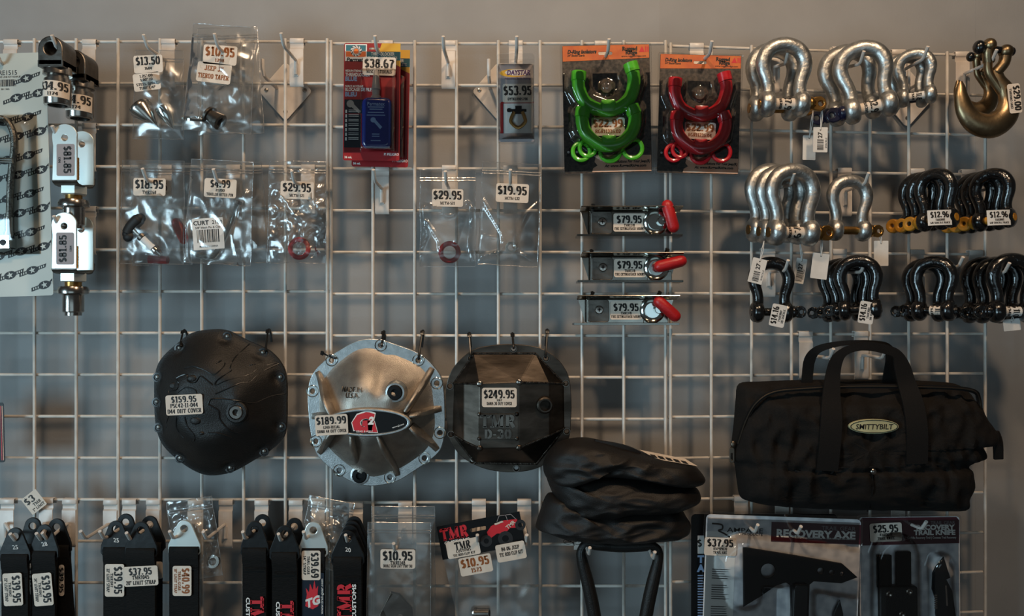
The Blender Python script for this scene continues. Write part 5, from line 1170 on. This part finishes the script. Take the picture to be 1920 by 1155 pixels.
for p, q in (((34, 20), (40, 30)), ((40, 30), (62, 29)), ((62, 29), (70, 18)), ((52, 30), (54, 18))): b.obox((*p, 3.9), (*q, 3.9), 1, .4)
b.build('truck_cage_print', 'paperg', cd, smooth=False)
price(F, t, -37, -17, 62, 32, [('TMR', 14, 6, 30), ('CUSTOMS', 5, -4, 28), ('TIE ROD FLIP KIT', 4.5, -11, 42)], 3.6, 0, name='logo_label')
price(F, t, -19, -50, 61, 34, [('$10.95', 16, 6, 54), ('1573', 8, -9, 20)], 11, 0, ink='inko')
price(F, t, 50, -38, 55, 33, [('84-06 JEEP', 7, 7, 34), ('TIE ROD FLIP KIT', 7, -3, 44)], 10, 0, name='name_tag')
fb = lambda sg: (lambda a, d: ((a - .5) * 156 * (1 - .1 * (1 - d)), -32 - 150 * (1 - d), sg * (1 + 12 * max(0, 1 - (2*a - 1) ** 2) * sin(pi * min(1, (1 - d) * 1.1)) ** .7) + 1.6 * noise.noise(Vector((a * 5, d * 5, sg)))))
for sg, nm in ((1, 'front_film'), (-1, 'back_film')): b = MB(F); b.grid(fb(sg), 26, 30); b.build(nm, 'film', t, ang=80)
b = MB(F); b.lathe((-38, -142, 2), (1, -.1, .2), [(-3, 8), (0, 11), (4, 11), (4, 9.5), (28, 9.5), (28, 6), (0, 6)], 20, cap=False); tag(b.build('steel_sleeve', 'steel'), 'small steel sleeve low in the bag under the red truck card', 'sleeve')
# loose label on the grid, black card at the left edge
F = Frame(64, 941, .012, ang=38); b = MB(F); b.plate([rrect(-17, 17, -18, 18, 1.5)], 0, .5); lb = b.build('loose_label', 'paper', None, smooth=False); tag(lb, 'loose diamond-turned $3 label stuck on the grid above the straps', 'label')
b = MB(F); b.text('$3', -4, 8, 13, .8, width=22); b.text('TMR', 4, -4, 6, .8); b.text('1" LIMIT', 2, -12, 5.5, .8, width=26); b.build('print', 'ink', lb, smooth=False)
F = Frame(-40, 812, .03, ang=1.5); t = thing('black_card', 'black card edge poking in at the left frame edge', 'card', F(0, 50, 0))
b = MB(F); b.plate([rrect(-60, 48, -56, 56, 4)], -1, 0); b.build('card', 'blk', t, smooth=False)
b = MB(F); b.box(42, 43.2, -52, 50, .1, .5); b.build('red_stripe', 'redink', t, smooth=False)
b = MB(F); b.box(45, 46, -52, 50, .1, .5); b.build('pale_stripe', 'salmon', t, smooth=False)

# ------------------------------------------------------------------ bow shackles
def shackle_proto(bow_m, pin_m, head):
    r = bpy.data.objects.new('bow_shackle', None); COL.objects.link(r); ORG[r] = Vector((0, 0, 0)); r.empty_display_size = .02
    hf = [(32, -4, 13), (31.5, 10, 13), (29.5, 28, 11.8), (32, 45, 12.2), (38, 64, 13.2), (38.5, 82, 14), (30, 99, 14.2), (16, 108, 14.4)]
    pa = spline([(-u, v, 0, r_) for u, v, r_ in hf] + [(0, 111, 0, 14.4)] + [(u, v, 0, r_) for u, v, r_ in hf[::-1]], 4)
    b = MB(); b.tube([p[:3] for p in pa], [p[3] for p in pa], 14)
    for sg in (-1, 1): b.lathe((sg * 32, 0, 0), (1, 0, 0), [(-14, 8), (-13.6, 14), (-12, 19), (-8, 23), (-2, 24.6), (2, 24.6), (8, 23), (12, 19), (13.6, 14), (14, 8)], 22)
    b.build('bow', bow_m, r, ang=60)
    b = MB(); h = head; b.cyl((-h * 47, 0, 0), (h * 46, 0, 0), 9.2, n=18); b.lathe((h * 45, 0, 0), (h, 0, 0), [(0, 13), (2, 14), (7, 14), (9, 12), (11, 8), (13, 7)], 20)
    if pin_m == 'yellow': b.lathe((h * 44, 0, 0), (h, 0, 0), [(0, 17), (6, 17), (9, 14), (14, 10)], 16); b.plate([circ(h * 68, 0, 18, 20), circ(h * 69, 0, 5, 12)], -8, 8, 3, 2)
    c = [(h * (52 + 0), -9), (h * 58, -13), (h * 68, -14), (h * 76, -9), (h * 79, 0), (h * 76, 9), (h * 68, 14), (h * 58, 13), (h * 52, 9)]
    if h < 0: c = c[::-1]
    b.plate([c, circ(h * 68, 0, 5, 14)], -5, 5, 1.6); b.build('pin', pin_m, r, ang=50)
    return r
SP = {}
def shackle(px, py, off, s, label, ang=0, yaw=0, pitch=0, bow_m='galv', pin_m='gold', head=1, tagf=None, grp=None):
    k = (bow_m, pin_m, head)
    if k not in SP: SP[k] = shackle_proto(*k); r = SP[k]
    else:
        r = SP[k].copy(); COL.objects.link(r); ORG[r] = Vector((0, 0, 0)); r.scale = (1, 1, 1); r.location = (0, 0, 0); r.rotation_euler = (0, 0, 0)
        for ch in SP[k].children:
            if ch.name.split('.')[0] in ('bow', 'pin'): c = ch.copy(); COL.objects.link(c); c.parent = r
    r['label'] = label; r['category'] = 'shackle'; r['group'] = grp or 'bow shackles on hooks'
    if tagf: tagf(r)
    y = gy(px) - off; r.location = P(px, py, y); sc = s * (DIST + y) / FPX / .001; r.scale = (sc, sc, sc)
    r.rotation_euler = (Matrix.Rotation(R(yaw), 3, 'Z') @ Matrix.Rotation(R(pitch), 3, 'X') @ Matrix.Rotation(-R(ang), 3, 'Y')).to_euler()
    return r
def pin_tag(txt, sub='TMR2000', span=34, ang=-90, at=0, phase=0, paper='paper'):
    def f(r):
        def wp(u, v, w): a = v / 10 + phase; return (u, (10 + w) * sin(a), (10 + w) * cos(a))
        price(ZERO, r, at, 0, 52, span, [(txt, 13, 5, 44), (sub, 5, -9, 26)], .2, ang, warp=wp, paper=paper)
    return f
def flat_tag(txt, u, v, w, wd, ht, ang, yaw, lines, paper='paperw', curve=0):
    def f(r):
        Fq = Frame(0, 0, world=(u * .001, -w * .001, v * .001), scale=.001, ang=ang, yaw=yaw)
        wp = (lambda x, y, z: (x, y, z - curve * x * x)) if curve else None
        price(Fq, r, 0, 0, wd, ht, lines, 0, 0, paper=paper, warp=wp)
    return f
G1 = 'silver bow shackles on the right panel'; G2_ = 'black bow shackles on the right panel'
shackle(1450, 203, .036, .99, 'rear big silver shackle at top left of the shackle panel', 0, 0, grp=G1)
shackle(1470, 195, .090, 1.0, 'front big silver shackle with 27 label on its gold pin, top row', 0, 0, tagf=pin_tag('$27.95', 'TMR2000', 38, -90, 0), grp=G1)
shackle(1602, 206, .036, 1.0, 'rear silver shackle with blue pin, top row', 10, -14, pin_m='blue', head=-1, grp=G1)
shackle(1632, 201, .090, 1.02, 'front silver shackle with blue pin and 32 label, top row', 10, -14, pin_m='blue', head=-1, tagf=pin_tag('$32.95', 'TMR2001', 40, -90, 0), grp=G1)
shackle(1702, 188, .038, .72, 'rear small silver shackle hanging by the diamond bracket', 4, -24, pin_m='blue', head=-1, grp=G1)
shackle(1719, 180, .070, .72, 'front small silver shackle with blue pin, top row', 4, -24, pin_m='blue', head=-1, tagf=pin_tag('$18', 'TMR', 36, -90, 0, paper='paperw'), grp=G1)
shackle(1447, 431, .030, 1.0, 'rearmost of three big silver shackles in the second row', 0, 8, grp=G1)
shackle(1466, 434, .060, 1.0, 'middle of three big silver shackles in the second row', 0, 8, grp=G1)
shackle(1486, 436, .092, 1.04, 'front of three big silver shackles in the second row', 0, 8, tagf=pin_tag('27.95', 'TMR2000', 38, -90, 0), grp=G1)
shackle(1592, 432, .070, .84, 'lone silver shackle with bare gold pin in the second row', -1, 4, grp=G1)
def T12(u=26): return flat_tag('', 30, -2, 42, 56, 36, 0, 56, [('$12.96', 14, 7, 44), ('TMR30002', 5, -5, 22), ('5/8 SHACKLE BLACK', 4.5, -12, 46)], curve=.004)
YG = dict(bow_m='blackgloss', pin_m='yellow', head=-1, grp=G2_)
for g, (X, nm) in enumerate(((1758, 'left'), (1864, 'right'))):
    yw = -57 if g == 0 else -54
    shackle(X - 34, 418, .052, .76, 'rearmost yellow pin black shackle in the %s trio' % nm, 2, yw, **YG)
    shackle(X - 17, 416, .080, .77, 'middle yellow pin black shackle in the %s trio' % nm, 3, yw, **YG)
    shackle(X, 412, .108, .78, 'front yellow pin black shackle with $12.96 label in the %s trio' % nm, 4, yw, tagf=T12(), **YG)
BK = dict(bow_m='blackgloss', pin_m='blackgloss', grp=G2_)
V14 = flat_tag('', 8, -8, 24, 50, 34, 78, 0, [('$14.16', 13, 8, 40), ('TMR3001', 5, -4, 26), ('7/8 SHACKLE', 5, -11, 32)])
shackle(1446, 585, .070, .83, 'lone black shackle with upright $14.16 label in the bottom row', 0, 0, head=1, tagf=V14, **BK)
for k, (x, y) in enumerate(((1580, 584), (1596, 583))): shackle(x, y, .035 + .028 * k, .80, ('rearmost', 'middle')[k] + ' of three black shackles in the bottom row', 3, -24, head=-1, **BK)
shackle(1612, 580, .094, .82, 'front of three black shackles with slanted $14.16 label, bottom row', 3, -24, head=-1, tagf=flat_tag('', 14, -8, 24, 50, 34, 78, 24, [('$14.16', 13, 8, 40), ('TMR3001', 5, -4, 26), ('7/8 SHACKLE', 5, -11, 32)]), **BK)
shackle(1734, 584, .050, .80, 'rear of two turned black shackles in the bottom row', 0, -48, head=-1, **BK)
shackle(1751, 582, .085, .82, 'front of two turned black shackles in the bottom row', 0, -48, head=-1, tagf=pin_tag('$14', 'TMR', 30, -90, 8), **BK)
shackle(1846, 586, .030, .84, 'rearmost black shackle at the lower right edge', 0, -6, head=-1, **BK)
shackle(1870, 586, .060, .84, 'middle black shackle at the lower right edge', 0, -6, head=-1, **BK)
shackle(1897, 584, .092, .88, 'front black shackle at the lower right edge with wrapped label', 0, -4, head=-1, tagf=pin_tag('$16', 'TMR', 34, -90, 0, paper='paperw'), **BK)

def hang_tag(px, py, w, h, ang, off, sx, sy, label, code=True):
    F = Frame(px, py, off, ang=ang)
    t = thing('hang_tag', label, 'tag', F(0, h/2, 0), 'string tags on the shackles')
    b = MB(F); b.plate([rrect(-w/2, w/2, -h/2, h/2, 1.5), circ(0, h/2 - 5, 1.6, 8)], 0, .6); cd = b.build('card', 'paperw', t, smooth=False)
    c, s_ = cos(R(-ang)), sin(R(-ang)); dx, dy = sx - px, py - sy; ex, ey = dx * c - dy * s_, dx * s_ + dy * c
    b = MB(F)
    for k in (-1, 1): b.tube(spline([(0, h/2 - 5, 1), (ex * .5 + k * 1.5, (h/2 - 5 + ey) / 2, 3), (ex, ey, 2)], 5), .7, 5)
    b.build('string', 'paperw', t)
    if code:
        b = MB(F); rr = random.Random(px); y = -h/2 + 4
        while y < h/2 - 24: k = rr.choice((.6, 1, 1.6)); b.box(-6, 6, y, y + k, .6, .75); y += k + rr.choice((.6, 1))
        b.text('27', -1, h/2 - 15, 8, .8, ang=90, font='s', bold=.03); b.text('SHACKLE', w/2 - 3, -6, 3.4, .8, ang=90, font='s'); b.build('print', 'ink', cd, smooth=False)
hang_tag(1517, 277, 24, 46, -1, .055, 1524, 205, 'blank string tag behind the barcode tag under the top silver shackles', False)
hang_tag(1538, 262, 27, 47, -1, .085, 1541, 196, 'barcode string tag under the top silver shackles')
hang_tag(1420, 508, 27, 47, -14, .080, 1432, 452, 'barcode string tag over the lone black shackle at its left')
hang_tag(1500, 508, 20, 47, -10, .060, 1499, 455, 'narrow string tag right of the lone black shackle')
hang_tag(1537, 499, 31, 48, -7, .080, 1540, 442, 'blank string tag between the silver and black shackles', False)
hang_tag(1652, 475, 27, 47, 0, .070, 1648, 436, 'pale string tag under the lone silver shackle', False)
hang_tag(1897, 609, 32, 22, 6, .085, 1897, 592, 'small tag tucked under the rightmost black shackle', False)

# ------------------------------------------------------------------ bronze slip hooks
def slip_hook(px, py, off, label, k=1.0, tagged=True):
    F = Frame(px, py, off); F.m = F.m * k
    t = thing('slip_hook', label, 'hook', F(0, 60, 0), 'bronze slip hooks')
    pa = spline([(24, 44, 0, 10), (30, 22, 0, 13), (44, 0, 0, 17), (50, -26, 0, 21), (40, -54, 0, 24), (14, -70, 0, 25), (-16, -64, 0, 23), (-36, -42, 0, 19), (-45, -14, 0, 14), (-46, 6, 0, 9), (-47, 18, 0, 4)], 6)
    b = MB(F); b.tube([p[:3] for p in pa], [p[3] for p in pa], 16, flat=.72); b.tube(spline([(12, 60, 0), (8, 34, 0), (20, 10, 0), (38, -8, 0)], 5), [9, 9, 9, 9] * 4, 12, flat=1) if False else b.tube(spline([(6, 62, 4), (8, 36, 2), (24, 12, 0), (40, -10, 0)], 5), 8, 12)
    b.build('hook_body', 'goldhook', t, ang=70)
    b = MB(F)
    b.tube(spline([(8, 56, 2), (4, 74, 6), (6, 86, 8)], 5), 10.5, 12); b.tube(spline([(24, 36, 0), (37, 54, 4), (40, 72, 6)], 5), 11, 12); b.ball((6, 88, 8), (13, 14, 15)); b.ball((40, 76, 6), (14, 14, 15)); b.build('clevis_ears', 'goldhook', t, ang=70)
    b = MB(F); b.cyl((-18, 84, 8), (52, 76, 6), 7, n=16); b.ball((-14, 84, 8), (12, 14, 13)); b.ball((52, 76, 6), (6, 9, 9)); b.build('clevis_pin', 'blackgloss', t)
    b = MB(F); b.tube([(44, 84, 8), (47, 66, 10), (45, 50, 8)], .9, 5); b.build('cotter', 'steel', t)
    if tagged: price(F, t, 50, -20, 58, 25, [('$29.00', 13, 5, 50), ('TMR2003-1402', 4.5, -7, 40)], 18, -84, paper='paper')
slip_hook(1826, 162, .045, 'rear bronze slip hook half hidden behind the other', .64, False)
slip_hook(1845, 170, .092, 'large bronze slip hook with $29.00 label at the top right', .94)
